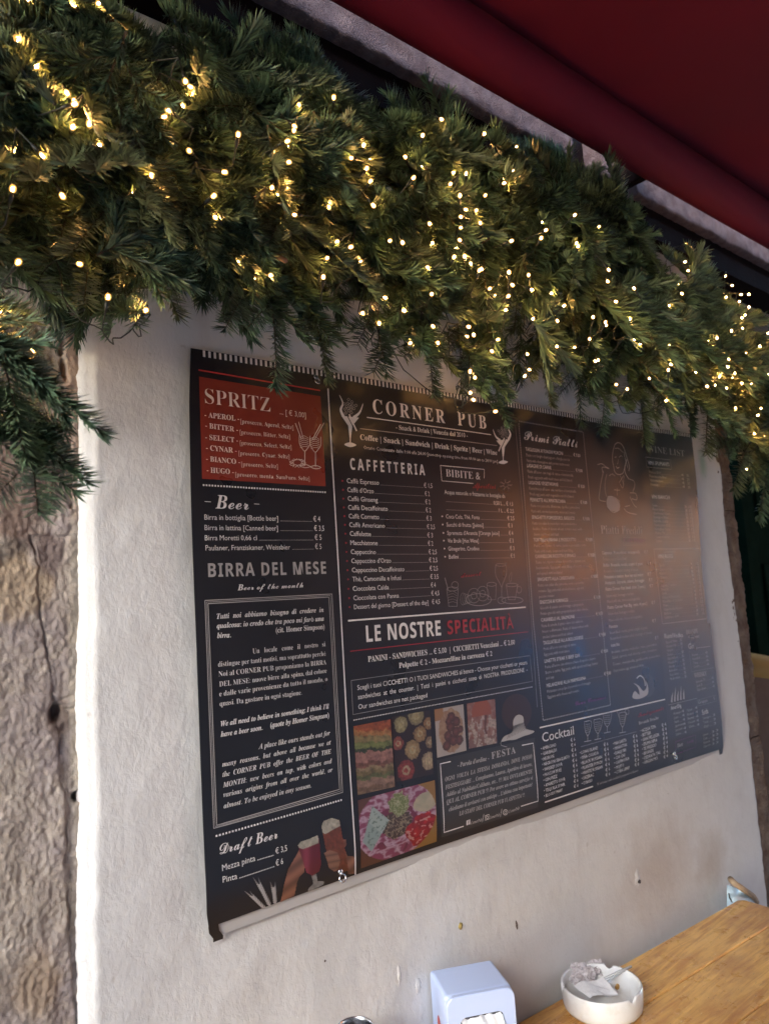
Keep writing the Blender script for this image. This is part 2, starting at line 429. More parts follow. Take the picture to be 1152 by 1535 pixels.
# ---- beam, rough band, bracket
def rough_block(name, x0, x1, y0, y1, z0, z1, amp, mat, seed, step=.008):
    """open-backed block with an uneven face and ragged arrises"""
    xs = np.linspace(x0, x1, max(3, int((x1-x0)/step)))
    prof = [(y1, z0)] + [(y0+(y1-y0)*s, z0) for s in (.6, .3, .08)] + [(y0, z0+(z1-z0)*s) for s in np.linspace(.04, .96, 14)] + [(y0+(y1-y0)*s, z1) for s in (.08, .4, 1)]
    V = []
    for X in xs:
        for (y, z) in prof:
            a = amp*noise3(X+seed, y, z, 18, 4); b = amp*.6*noise3(X+seed, y+3, z, 40, 3)
            V.append((X, y + (a if y < y1 else 0), z + b))
    n = len(prof); Fq = grid_faces(len(xs), n)
    me = np_mesh(name, np.array(V), Fq)
    bm = bmesh.new(); bm.from_mesh(me); bm.verts.ensure_lookup_table()
    bm.faces.new([bm.verts[i] for i in range(n)]); bm.faces.new([bm.verts[i] for i in range(len(V)-n, len(V))][::-1]); bm.to_mesh(me); bm.free()
    return mesh_obj(name, me, mat)
ledge = empty('lintel', (1, .97, EYE+.95)); tag(ledge, 'dark wooden beam running above the fir garland under the rendered band', 'beam')
world_child(box('beam', -1.5, 5.0, .962, 1.05, EYE+.886, EYE+.988, M_BEAM, None, .002), ledge)
world_child(box('trim', -1.5, 5.0, .956, .9615, EYE+.882, EYE+.896, M_BEAM, None, .001), ledge)
band = empty('render_band', (1, .97, EYE+1.02)); tag(band, 'rough pinkish grey rendered band broken by a bracket gap above the beam', 'ledge')
xa = at(858, 240, .94).x; xb = at(900, 250, .94).x; xc = at(921, 250, .94).x; xd = at(951, 272, .94).x
for i, (p, q) in enumerate(((-1.5, xa), (xb, xc), (xd, 5.0))):
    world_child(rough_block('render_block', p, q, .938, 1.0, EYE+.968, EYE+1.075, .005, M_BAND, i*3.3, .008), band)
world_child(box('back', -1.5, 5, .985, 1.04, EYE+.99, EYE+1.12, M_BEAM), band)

# ---- awning: roller with wound cloth, cloth out over the tables, arms, front bar
aw = empty('red_awning', (1.6, .839, EYE+.993)); tag(aw, 'wine red cloth awning rolled out from its fat roller over the wall', 'awning')
YC, ZC, RR = .839, EYE+.993, .0527
V, Fc = [], []
xs = np.linspace(-.9, 5.0, 60); nr = 40
for X in xs:
    for k in range(nr):
        a = 2*math.pi*k/nr; r = RR*(1+.012*noise3(X, math.cos(a), math.sin(a), 1.6, 2))
        V.append((X, YC+r*math.cos(a), ZC+r*math.sin(a)))
for i in range(len(xs)-1):
    for k in range(nr): Fc.append((i*nr+k, i*nr+(k+1) % nr, (i+1)*nr+(k+1) % nr, (i+1)*nr+k))
world_child(mesh_obj('cloth_roll', pyd('cloth_roll', V, Fc, True), M_AWN), aw)
ys = np.linspace(0, 1, 70)
V = []
for X in np.linspace(-.9, 5.0, 90):
    for s in ys:
        Y = YC-.01 - s*2.25; z = ZC+RR-.002 - s*2.25*.13 - .018*math.sin(math.pi*s) + .013*noise3(X, Y*.6, 0, 1.1, 3)
        V.append((X, Y, z))
V = np.array(V); Fq = grid_faces(90, 70); n = len(V)
V2 = V + np.array([0, 0, .002])
world_child(mesh_obj('cloth', np_mesh('cloth', np.concatenate([V, V2]), np.concatenate([Fq, Fq[:, ::-1]+n])), M_AWN), aw)
yf = YC-.01-2.25; zf = ZC+RR-2.25*.13
world_child(box('front_bar', -.9, 5, yf-.03, yf+.03, zf-.04, zf+.0, M_DARKST, None, .008), aw)
V = []
for i, X in enumerate(np.linspace(-.9, 5, 240)):
    for s in np.linspace(0, 1, 6):
        V.append((X, yf-.035-.006*math.sin(X*9)*s, zf-.01-s*(.17+.018*abs(math.sin(X*8)))))
world_child(mesh_obj('valance', np_mesh('valance', np.array(V), grid_faces(240, 6)), M_AWN), aw)
xk = at(936, 262, .93).x
for X in (-.6, xk, 4.6):
    world_child(box('bracket', X-.012, X+.012, .86, 1.0, EYE+.96, EYE+1.06, M_BEAM, None, .003), aw)

# ---- across the alley: the house front whose windows mirror in the vinyl
opp = empty('house_across', (3, -4.5, 0)); tag(opp, 'rendered house front across the alley behind the camera with lit shop windows', 'building')
M_OPP = worn('grey_render', (.13, .11, .10), (.17, .15, .14), 3, .9, .004, 30, .2)
M_WARM = emit('lit_shop_window', (1.0, .34, .10), 1.5); M_BLUE = emit('lit_blue_window', (.05, .30, .75), 1.1)
M_GLASS = simple('dark_window_glass', (.02, .025, .03), .1)
world_child(box('wall', -14, 22, -4.9, -4.5, 0, 6.0, M_OPP), opp)
def shop(x0, x1, z0, z1, mat):
    w = box('window', x0, x1, -4.50, -4.44, z0, z1, M_DARKST, None, .01); world_child(w, opp)
    g = box('pane', x0+.05, x1-.05, -4.438, -4.430, z0+.05, z1-.05, mat); g.parent = w; g.location = (0, 0, 0)
    return w
shop(7.9, 9.1, 1.5, 2.9, M_WARM); shop(8.1, 9.6, .12, 1.0, M_BLUE); shop(12.1, 12.9, .9, 2.7, M_WARM)
shop(-2.5, -1.2, .9, 2.4, M_GLASS); shop(-2.5, -1.2, 3.6, 5.2, M_GLASS); shop(1.0, 2.2, 3.6, 5.2, M_GLASS); shop(4.6, 5.8, 3.6, 5.2, M_GLASS); shop(8, 9.2, 3.6, 5.2, M_GLASS)
world_child(box('door', -.6, .5, -4.50, -4.45, 0, 2.4, M_DOOR, None, .01), opp)

# ================================================================== BANNER
BY = .986
def bp(px, py):
    a, b = ray(px, py); return a*BY, b*BY      # X, Z relative to the eye
def banY(X, z):
    s = (X-.5)/1.47
    y = BY + .0016*math.sin(s*9.0+z*3) + .0018*noise3(X, 2.0, z, 2.2, 2)
    if z < -.38: y += .006*((-.38-z)/.07)**2           # lower edge leans back to the wall
    return y
EDGE_L = [bp(*p) for p in [(287, 521), (284.5, 600), (286, 720), (289, 822), (294, 960), (300, 1140), (303, 1224), (306, 1290), (310, 1370), (316, 1402), (323, 1410)]]
EDGE_R = [bp(*p) for p in [(1035, 651), (1043, 720), (1053, 860), (1064, 960), (1075, 1050), (1082, 1090), (1089, 1126)]]
def edge_x(P, z):
    return float(np.interp(z, [p[1] for p in P][::-1], [p[0] for p in P][::-1]))
TOPL, TOPR = EDGE_L[0], EDGE_R[0]; BOTL, BOTR = bp(324, 1388), bp(1088, 1121)
def ztop(s): return TOPL[1]+(TOPR[1]-TOPL[1])*s + .0015*math.sin(s*14)
def zbot(s): return BOTL[1]+(BOTR[1]-BOTL[1])*s + .002*math.sin(s*11)
ban = empty('menu_banner', (1.24, .99, EYE-.03)); tag(ban, 'large black printed pub menu banner hanging flat on the white plaster wall', 'banner')
def sheet(name, s0, s1, nu, t0, t1, nv, off, mat, thick=.0012):
    V = []
    for i in range(nu):
        s = s0+(s1-s0)*i/(nu-1)
        for j in range(nv):
            t = t0+(t1-t0)*j/(nv-1)
            z = ztop(s)+(zbot(s)-ztop(s))*t
            X = edge_x(EDGE_L, z)*(1-s)+edge_x(EDGE_R, z)*s
            V.append((X, banY(X, z)+off, z+EYE))
    V = np.array(V); B = V+np.array([0, thick, 0]); n = len(V); Fq = grid_faces(nu, nv)
    F = [Fq[:, ::-1], Fq+n]
    ring = [i*nv for i in range(nu)] + [(nu-1)*nv+j for j in range(1, nv)] + [i*nv+nv-1 for i in range(nu-2, -1, -1)] + [j for j in range(nv-2, 0, -1)]
    ring = np.array(ring); nx = np.roll(ring, -1)
    m_ = len(ring); RV = np.concatenate([V[ring], B[ring]]); k_ = np.arange(m_); kn = np.roll(k_, -1)
    F.append(np.stack([k_, kn, kn+m_, k_+m_], 1)+2*n)
    o = mesh_obj(name, np_mesh(name, np.concatenate([V, B, RV]), np.concatenate(F)), mat); world_child(o, ban); return o
sheet('vinyl_sheet', 0, 1, 150, 0, 1, 90, 0, M_VINYL)
sheet('white_hem', .009, .990, 80, 1.0005, 1.0215, 4, .003, M_HEM)
sheet('black_tab', 0, .010, 3, 1.0, 1.0285, 6, .001, M_VINYL); sheet('black_tab', .989, 1, 3, 1.0, 1.022, 6, .001, M_VINYL)

# ---- printing: everything is flat ink a few tenths of a millimetre above the vinyl
INK = {}      # (part name, material) -> [verts, faces]
def add_ink(name, mat, verts, faces):
    v, f = INK.setdefault((name, mat.name, len(INK) if name == 'heading_text' else 0), ([], []))
    k = len(v); v += verts; f += [tuple(i+k for i in q) for q in faces]
def surf(X, z, lay): return (X, banY(X, z)-.0004*lay, z+EYE)
def strip(name, mat, pts, w, lay=2, px=True, k=0):
    """a ruled line of width w (m) through pixel points"""
    P = [bp(*p) for p in pts] if px else list(pts)
    if k: P = crom(P, k)
    Q = [P[0]]
    for a, b in zip(P, P[1:]):
        n = max(1, int(math.hypot(b[0]-a[0], b[1]-a[1])/.02))
        for i in range(1, n+1): Q.append((a[0]+(b[0]-a[0])*i/n, a[1]+(b[1]-a[1])*i/n))
    V = []; F = []
    for i, p in enumerate(Q):
        a = Q[max(0, i-1)]; b = Q[min(len(Q)-1, i+1)]; dx, dz = b[0]-a[0], b[1]-a[1]; L = math.hypot(dx, dz) or 1
        ww = w(i/max(1, len(Q)-1)) if callable(w) else w
        nx, nz = -dz/L*ww/2, dx/L*ww/2
        V += [surf(p[0]+nx, p[1]+nz, lay), surf(p[0]-nx, p[1]-nz, lay)]
        if i: F.append((2*i-2, 2*i-1, 2*i+1, 2*i))
    add_ink(name, mat, V, F)
def dotted(name, mat, p0, p1, pitch, size, lay=2):
    a, b = bp(*p0), bp(*p1); L = math.hypot(b[0]-a[0], b[1]-a[1]); n = int(L/pitch)
    V = []; F = []
    for i in range(n):
        s = (i+.5)/n; x = a[0]+(b[0]-a[0])*s; z = a[1]+(b[1]-a[1])*s; h = size/2; k = len(V)
        V += [surf(x-h, z-h, lay), surf(x+h, z-h, lay), surf(x+h, z+h, lay), surf(x-h, z+h, lay)]; F.append((k, k+1, k+2, k+3))
    add_ink(name, mat, V, F)
def frame(name, mat, c4, w, lay=2):
    strip(name, mat, list(c4)+[c4[0]], w, lay)
def quadgrid(c4, nu, nv):
    P = [np.array(bp(*p)) for p in c4]
    return [[(P[0]*(1-u)+P[1]*u)*(1-v)+(P[3]*(1-u)+P[2]*u)*v for v in np.linspace(0, 1, nv)] for u in np.linspace(0, 1, nu)]
def panel(name, mat, c4, lay=1, nu=16, nv=12):
    G = quadgrid(c4, nu, nv); V = [surf(p[0], p[1], lay) for r in G for p in r]
    add_ink(name, mat, V, [tuple(int(i) for i in q) for q in grid_faces(nu, nv)[:, ::-1]])
def poly(name, mat, pts, lay=2, k=0):
    P = [bp(*p) for p in pts]
    if k: P = crom(P, k, True)
    tri = geometry.tessellate_polygon([[Vector((x, z, 0)) for x, z in P]])
    V = [surf(x, z, lay) for x, z in P]
    add_ink(name, mat, V, [tuple(t_) for t_ in tri])

# text: one font object per line, measured and fitted between its two end points
def alpha(b, s, dig=None, h=None):
    r = ''
    for ch in s:
        if 'A' <= ch <= 'Z': r += chr(b+ord(ch)-65)
        elif ch == 'h' and h: r += h
        elif 'a' <= ch <= 'z': r += chr(b+26+ord(ch)-97)
        elif dig and '0' <= ch <= '9': r += chr(dig+ord(ch)-48)
        else: r += ch
    return r
STY = {'sans': (lambda s: s, 0), 'sansb': (lambda s: s, 0), 'serif': (lambda s: alpha(0x1D400, s), 0), 'serifr': (lambda s: alpha(0x1D400, s), -.012),
       'ital': (lambda s: alpha(0x1D468, s), -.006), 'italb': (lambda s: alpha(0x1D468, s), .006), 'script': (lambda s: alpha(0x1D4D0, s).replace(chr(0x1D4D1), chr(0x1D469)), .003), 'heavy': (lambda s: alpha(0x1D5D4, s), .004)}
TEXTS = []
def T(sty, s, x0, y0, x1, y1, hpx, mat=None, name='price_list_text', lay=2, sp=1.0):
    mat = mat or M_WHITE
    if y1 is None: y1 = y0+(805-y0)*(x1-x0)/(1910-x0)
    a, b = bp(x0, y0), bp(x1, y1); h = bp(x0, y0-hpx)[1]-a[1]
    TEXTS.append((sty, s, a, b, h, mat, name, lay, sp))
def flush_text():
    objs = []
    for (sty, s, a, b, h, mat, name, lay, sp) in TEXTS:
        fn, off = STY[sty]
        cu = bpy.data.curves.new('text', 'FONT'); cu.body = fn(s); cu.size = 1.0; cu.resolution_u = 3 if h > .012 else (2 if h > .007 else 1); cu.offset = off; cu.space_character = sp
        o = bpy.data.objects.new('text', cu); COL.objects.link(o); objs.append(o)
    dg = bpy.context.evaluated_depsgraph_get()
    for o, (sty, s, a, b, h, mat, name, lay, sp) in zip(objs, TEXTS):
        me = bpy.data.meshes.new_from_object(o.evaluated_get(dg))
        n = len(me.vertices)
        if n:
            co = np.empty(n*3, np.float32); me.vertices.foreach_get('co', co); co = co.reshape(-1, 3)
            x0, x1 = co[:, 0].min(), co[:, 0].max(); W_ = max(1e-6, x1-x0); cap = .70
            sx = (b[0]-a[0])/W_; V = []
            for x, y, _ in co:
                q = (x-x0)*sx; X = a[0]+q; z = a[1]+(b[1]-a[1])*q/(b[0]-a[0])+y/cap*h
                V.append(surf(X, z, lay))
            add_ink(name, mat, V, [tuple(p.vertices) for p in me.polygons])
        bpy.data.meshes.remove(me)
    for o in objs:
        cu = o.data; bpy.data.objects.remove(o); bpy.data.curves.remove(cu)

# top comb of white stripes
n = 162
for i in range(n):
    s = .0115+(i+.2)/n*.983
    if s > .995: continue
    zt = ztop(s)-.0008; X = edge_x(EDGE_L, zt)*(1-s)+edge_x(EDGE_R, zt)*s; w = .0040
    add_ink('stripe_border', M_WHITE, [surf(X, zt, 2), surf(X, zt-.0098, 2), surf(X+w, zt-.0098, 2), surf(X+w, zt, 2)], [(0, 1, 2, 3)])
# spritz panel
panel('spritz_panel', M_PANEL, [(299, 564), (481, 593.5), (488.5, 729), (303, 717.5)])
strip('ruled_line', M_LINER, [(298, 554), (480.5, 585)], .0022)
T('serifr', 'SPRITZ', 308, 604, 406, 617, 23, M_CREAM, 'heading_text')
T('serif', '... [ € 3,00]', 420, 620.5, 459, 626, 8, M_CREAM)
for nm, r, (x0, y0), (x1, y1), (x2, y2), (x3, y3) in [
    ('APEROL', '[prosecco, Aperol, Seltz]', (307, 625), (359, 631), (361, 634), (440, 643.5)),
    ('BITTER', '[prosecco, Bitter, Seltz]', (308, 641), (357, 647.5), (360, 650.5), (435, 657.5)),
    ('SELECT', '[prosecco, Select, Seltz]', (308, 658.5), (357, 663.5), (360, 666.5), (437, 673)),
    ('CYNAR', '[prosecco, Cynar, Seltz]', (309, 674.5), (355, 679), (358, 682), (434, 687.5)),
    ('BIANCO', '[prosecco, Seltz]', (309, 691), (360, 696), (362, 698.5), (416.5, 702)),
    ('HUGO', '[prosecco, menta, Sambuco, Seltz]', (310, 708), (350.5, 711), (353, 714), (464, 720.5))]:
    T('serif', '- '+nm+' -', x0, y0, x1, y1, 8, M_CREAM); T('serifr', r, x2, y2, x3, y3, 6.8, M_CREAM)
# two stemmed glasses and fruit on the red panel
for dx in (0, 16):
    cx = 457+dx; y = 668+dx*.1
    strip('sketch', M_CREAM, [(cx-8, y-16), (cx-8, y-4), (cx-4, y+4), (cx, y+8), (cx+4, y+4), (cx+8, y-3), (cx+8, y-15)], .0010, k=4)
    strip('sketch', M_CREAM, [(cx, y+8), (cx, y+30)], .0012); strip('sketch', M_CREAM, [(cx-8, y+30), (cx, y+28), (cx+8, y+31), (cx, y+33), (cx-8, y+30)], .0010, k=3)
    strip('sketch', M_CREAM, [(cx-5, y-10), (cx-(14 if dx == 0 else -8), y-34)], .0012); strip('sketch', M_CREAM, [(cx-2, y-10), (cx-(9 if dx == 0 else -13), y-36)], .0010)
    for i in range(6): strip('sketch', M_CREAM, [(cx-7, y-12+i*3), (cx-1, y-15+i*3.2), (cx+6, y-11+i*2.6)], .0007, k=3)
for i in range(9):
    a = i*.7; strip('sketch', M_CREAM, [(446+13*math.cos(a), 694+7*math.sin(a)), (446+6*math.cos(a+.5), 693+4*math.sin(a+.5)), (446+12*math.cos(a+1.2), 694+7*math.sin(a+1.2))], .0009, k=4)
dotted('ruled_line', M_WHITE, (303, 727), (489, 738), .0046, .0026)
T('heavy', '–', 307, 755, 316, 755.5, 9); T('script', 'Beer', 323, 762, 373, 764, 21, None, 'heading_text'); T('heavy', '–', 381, 758.5, 389, 759, 9)
for a, pr, x0, y0, x1, xp, xq in [('Birra in bottiglia [Bottle beer]', '€ 4', 306.5, 779, 417, 470, 480), ('Birra in lattina [Canned beer]', '€ 3,5', 306.7, 794.6, 416.6, 471, 486),
                          ('Birra Moretti 0,66 cl', '€ 5', 307, 810, 385, 472, 482), ('Paulaner, Franziskaner, Weissbier', '€ 5', 308, 825.2, 435, 472.5, 482)]:
    T('sansb', a, x0, y0, x1, None, 8); yy = y0+(805-y0)*(xp-x0)/(1910-x0); T('sansb', pr, xp, yy, xq, None, 8)
    ya = y0+(805-y0)*(x1+3-x0)/(1910-x0); dotted('ruled_line', M_GREY, (x1+3, ya), (xp-2, yy), .0022, .0011)
T('heavy', 'BIRRA DEL MESE', 312, 865, 489, 860, 20, M_GREY, 'heading_text', sp=1.15)
T('script', 'Beer of the month', 356, 885, 454.7, 880.5, 9, None, 'heading_text')
for k, w in ((0, .0012), (2.3, .0007), (4.6, .0012)):
    frame('ruled_frame', M_GREY, [(306.7+k, 900.3+k), (497.5-k, 890.5+k), (513-k, 1188-k), (318.8+k, 1241.4-k)], w)
strip('divider_line', M_WHITE, [(492, 582), (506, 830), (520, 1087), (534, 1313)], .0024)
PAR = [('italb', 'Tutti  noi  abbiamo  bisogno  di  credere  in', 324.4, 927.8, 485, 917.4), ('italb', 'qualcosa: io credo che tra poco mi farò una', 324.4, 942, 485.4, 930.5),
 ('italb', 'birra.', 325, 956.6, 345.7, 955.5), ('serif', '(cit. Homer Simpson)', 413.4, 948.6, 486.4, 943),
 ('serifr', 'Un   locale   come   il   nostro   si', 378.4, 980, 487.5, 969), ('serifr', 'distingue per tanti motivi, ma soprattutto perché', 326.3, 999.7, 488, 983),
 ('serifr', 'Noi al CORNER PUB proponiamo la BIRRA', 327, 1014.3, 489, 996), ('serifr', 'DEL MESE: nuove birre alla spina, dal colore', 328, 1029.5, 489.5, 1008.7),
 ('serifr', 'e dalle varie provenienze da tutto il mondo, o', 328, 1044, 490.6, 1021), ('serifr', 'quasi. Da gustare in ogni stagione.', 328.6, 1058.7, 452, 1041.4),
 ('italb', "We all need to believe in something; I think I'll", 330, 1089, 493, 1062), ('italb', 'have a beer soon.', 330, 1104.6, 392.6, 1094), ('italb', '(quote by Homer Simpson)', 404.5, 1091, 493, 1075.4),
 ('ital', 'A place like ours stands out for', 386.5, 1123, 494.4, 1102), ('ital', 'many  reasons,  but  above  all  because  we  at', 332, 1149.5, 495.6, 1116),
 ('ital', 'the  CORNER  PUB  offer  the  BEER  OF  THE', 332.4, 1164.7, 496, 1129.7), ('ital', 'MONTH:  new  beers  on  tap,  with  colors  and', 333, 1180.5, 497, 1144),
 ('ital', 'various  origins  from  all  over  the  world,  or', 333.5, 1195, 498, 1157), ('ital', 'almost. To be enjoyed in any season.', 334, 1211.6, 465.8, 1180.5)]
for st, s, x0, y0, x1, y1 in PAR: T(st, s, x0, y0, x1, y1, 8, None, 'paragraph_text')
dotted('ruled_line', M_WHITE, (320.6, 1253.4), (512.5, 1199), .0050, .0026)
T('script', 'Draft Beer', 328, 1280.5, 414.8, 1256, 17, None, 'heading_text')
T('sansb', 'Mezza pinta', 331.5, 1305.3, 381, 1290, 9.5); T('sansb', '€ 3,5', 411.6, 1280, 429, 1275, 9); dotted('ruled_line', M_WHITE, (384, 1289), (409, 1281.6), .0025, .0013)
T('sansb', 'Pinta', 332.4, 1322.7, 354, 1317, 9.5); T('sansb', '€ 6', 412, 1298, 423, 1294.5, 9); dotted('ruled_line', M_WHITE, (356.7, 1316), (410, 1298.5), .0025, .0013)
# ears of wheat
for (bx, by, tx, ty, n) in ((397, 1362, 377, 1343, 8), (405, 1358, 387, 1325, 10), (413, 1355, 409, 1330, 9)):
    strip('sketch', M_GREY, [(bx, by), (tx, ty)], .0010)
    for i in range(n):
        s = i/n; x, y = bx+(tx-bx)*s, by+(ty-by)*s; dx, dy = (tx-bx)/n, (ty-by)/n
        for sg in (-1, 1): strip('sketch', M_GREY, [(x, y), (x+dx*1.4+sg*3.2, y+dy*1.4+sg*-1.2)], lambda q: .0022*(1-q)+.0004)
        if s > .3:
            for sg in (-1, 1): strip('sketch', M_DIM, [(x, y), (x+dx*4+sg*4, y+dy*4)], .0005)

# centre header
for sgn, cx, cy, k in ((1, 525, 630, 1.0), (-1, 752, 664, .80)):
    P = lambda dx, dy: (cx+sgn*dx*k, cy+dy*k)
    poly('emblem', M_WHITE, [P(-13, -7), P(13, -4), P(3, 8), P(1, 26), P(-1, 26), P(-3, 8)], 2)
    poly('emblem', M_WHITE, [P(-9, 36), P(0, 33), P(9, 37), P(0, 40)], 2, 4); strip('emblem', M_WHITE, [P(0, 24), P(0, 36)], .0022)
    strip('emblem', M_WHITE, [P(-10, -6), P(-14, -16), P(-11, -26), P(-16, -38)], lambda q: .0052*(1-q)+.0012, k=5)
    strip('emblem', M_WHITE, [P(5, -4), P(14, -12), P(19, -25)], lambda q: .0048*(1-q)+.0010, k=5)
    strip('emblem', M_VINYL, [P(-4, -6), P(7, 16)], .0018, 3); strip('emblem', M_WHITE, [P(-2, -9), P(9, 16)], .0030, 4)
    for i in range(16):
        a = i*2.399; r = 2.2+i*.62; x, y = -1+r*math.cos(a)*.95, -20+r*math.sin(a)
        strip('emblem', M_GREY, [P(x-2, y), P(x, y-2.2), P(x+2, y), P(x, y+1.8), P(x-2, y)], .0008, k=3)
T('serif', 'CORNER', 559, 619, 665.5, 635, 21.5, None, 'heading_text', sp=1.35); T('serif', 'PUB', 684.4, 637.5, 727, 643.5, 20.5, None, 'heading_text', sp=1.35)
strip('ruled_line', M_WHITE, [(549.7, 625.5), (733.7, 652)], .0016); strip('ruled_line', M_GREY, [(539.6, 642.3), (743, 668.3)], .0012)
T('serif', '- Snack & Drink | Venezia dal 2010 -', 592.7, 643.8, 699, 656.5, 7.2)
T('serif', 'Coffee | Snack | Sandwich | Drink | Spritz | Beer | Wine', 540, 659, 743, 682.5, 8.4)
T('sansb', 'Orario Continuato dalle 9.00 alle 24.00 [non-stop opening time from 09.00 am to 24.00 pm]', 545, 673, 743.8, 694.5, 5.4)
T('heavy', 'CAFFETTERIA', 525.2, 703.5, 636, 712.5, 16.5, None, 'heading_text', sp=1.5)
strip('ruled_frame', M_WHITE, [(723.6, 717), (723.6, 704), (658.7, 698), (660.7, 721), (707, 725)], .0013)
T('serifr', 'BIBITE &', 667, 714.5, 717.8, 719.5, 11.5, None, 'heading_text'); T('script', 'Aperitivi', 707, 732, 741, 733, 9, M_RED, 'heading_text')
for i in range(7):
    a = i*.9; strip('sketch', M_DIM, [(756+10*math.cos(a), 727+8*math.sin(a)), (756+3*math.cos(a+.4), 727+3*math.sin(a+.4)), (756+9*math.cos(a+1.1), 727+8*math.sin(a+1.1))], .0008, k=4)
for s, x0, y0, x1, pr, xp, yp, xq in [
 ('Caffè Espresso', 520, 723.9, 567.7, '€ 1,5', 634.6, 731, 647), ("Caffè d'Orzo", 520.8, 737.4, 560, '€ 2', 636, 743.6, 643), ('Caffè Ginseng', 521.4, 750.7, 566, '€ 2', 636.7, 755.8, 644),
 ('Caffè Decaffeinato', 522, 763.9, 581, '€ 2', 637.5, 768, 645), ('Caffè Corretto', 523, 777, 568, '€ 3', 638.5, 780.4, 646), ('Caffè Americano', 523.7, 790, 576.6, '€ 2,5', 639.3, 793, 651),
 ('Caffelatte', 524.5, 803.3, 556, '€ 3', 640, 805.6, 648), ('Macchiatone', 525.3, 817, 566, '€ 2', 641, 818, 648.5), ('Cappuccino', 526, 830.6, 563.3, '€ 2,5', 642, 830.8, 654),
 ("Cappuccino d'Orzo", 526.8, 844.2, 586, '€ 2,5', 642.7, 843, 655), ('Cappuccino Decaffeinato', 527.6, 858, 606, '€ 2,5', 643.8, 855.5, 655.7), ('Thè, Camomilla e Infusi', 528.4, 871.7, 601, '€ 3,5', 644.8, 868, 656.8),
 ('Cioccolata Calda', 529, 886, 582.8, '€ 4', 645.8, 880.5, 652.6), ('Cioccolata con Panna', 530, 900, 598, '€ 4,5', 646.4, 893, 658), ('Dessert del giorno [Dessert of the day]', 530.7, 913.4, 642, '€ 4,5', 647.4, 905.8, 659)]:
    k = (yp-y0)/(xp-x0)
    T('sansb', s, x0, y0, x1, y0+k*(x1-x0), 7.2); T('sansb', pr, xp, yp, xq, yp+k*(xq-xp), 7)
    if xp-x1 > 8: strip('ruled_line', M_DIM, [(x1+1.5, y0+k*(x1-x0)), (xp-1, yp)], .0007)
    poly('bullet', M_RED, [(x0-7, y0-5), (x0-5, y0-3.2), (x0-7, y0-1.5), (x0-8.2, y0-3.2)])
for s, x0, y0, x1, pr, xp, yp, xq in [('Coca Cola, Thè, Fanta', 667.4, 777.2, 717, '€ 2,5', 758.6, 780, 768.8), ('Succhi di frutta [Juices]', 668.2, 789.5, 722.7, '€ 3', 759.6, 791, 766),
 ("Spremuta d'Arancia [Orange Juice]", 669.3, 802, 746.4, '€ 4', 760.7, 802.4, 767), ('Vin Brulè [Hot Wine]', 670, 813.6, 715.6, '€ 3', 761.5, 813.7, 767.6), ('Ginegerino, Crodino', 671, 825.5, 716.7, '€ 3', 762.5, 825, 769), ('Bellini', 672, 837.7, 686, '€ 5', 763.5, 836.4, 769.6)]:
    k = (yp-y0)/(xp-x0); T('sans', s, x0, y0, x1, y0+k*(x1-x0), 6.2); T('sans', pr, xp, yp, xq, yp, 6.2)
    strip('ruled_line', M_DIM, [(x1+1.5, y0+k*(x1-x0)), (xp-1, yp)], .0007); poly('bullet', M_WHITE, [(x0-6, y0-4.5), (x0-4.4, y0-3), (x0-6, y0-1.6), (x0-7, y0-3)])
T('sans', 'Acqua naturale o frizzante in bottiglia da', 664.8, 740.5, 755, 746.8, 6.2); T('sans', '0,50 L ... € 1,5', 738, 757, 767, 758.6, 6); T('sans', '1 L ... € 2,5', 745.8, 768, 768, 769.4, 6)
strip('ruled_line', M_DIM, [(666.7, 752), (737, 756.4)], .0007); strip('ruled_line', M_DIM, [(667.4, 764.2), (745, 767.6)], .0007)
T('script', 'dessert', 690, 866, 720, 862.5, 7, M_RED, 'heading_text')
# sketches of glasses, pastries, cup
def loop(cx, cy, rx, ry, mat=M_DIM, w=.0009, n=12): strip('sketch', mat, [(cx+rx*math.cos(i*2*math.pi/n), cy+ry*math.sin(i*2*math.pi/n)) for i in range(n+1)], w, k=2)
strip('sketch', M_DIM, [(669, 884), (672, 909), (684, 909), (686, 881)], .0011); strip('sketch', M_DIM, [(666, 866), (671, 884)], .0016); loop(677, 883, 8, 3); loop(681, 877, 5, 5)
for i in range(5): strip('sketch', M_DIM, [(671, 888+i*4), (678, 886+i*4), (684, 890+i*3.5)], .0006, k=3)
loop(709, 893, 9, 11); loop(709, 893, 4, 5); loop(722, 890, 9, 11); loop(722, 890, 4, 5); loop(716, 899, 19, 9, M_DIM, .0012)
for i in range(4): loop(693+i*3, 898, 4, 9-i, M_DIM, .0006)
loop(735, 876, 7, 3); strip('sketch', M_DIM, [(728, 876), (730, 899), (741, 899), (742, 875)], .0010)
strip('sketch', M_DIM, [(741, 847), (741, 862), (747, 874), (750, 880), (752, 874), (757, 860), (756, 846)], .0011, k=4); strip('sketch', M_DIM, [(750, 880), (750, 897)], .0012); loop(748.5, 847, 7.5, 2)
strip('sketch', M_DIM, [(757, 878), (760, 899), (770, 899), (774, 876)], .0011); loop(765, 877, 8.5, 2.6); loop(776, 884, 3.5, 5); loop(766, 900, 16, 5, M_DIM, .0012); strip('sketch', M_DIM, [(764, 876), (761, 866), (765, 858), (764, 872)], .0008, k=4)
loop(750, 900, 6, 5)
strip('divider_line', M_WHITE, [(521.7, 930.6), (786, 910.3)], .0026)
T('heavy', 'LE NOSTRE', 549.4, 962.5, 661, 952.4, 24, None, 'heading_text', sp=1.08); T('heavy', 'SPECIALITÀ', 670.8, 951, 768, 942, 20, M_RED, 'heading_text', sp=1.08)
strip('ruled_line', M_RED, [(525, 976.4), (789.4, 947.2)], .0014)
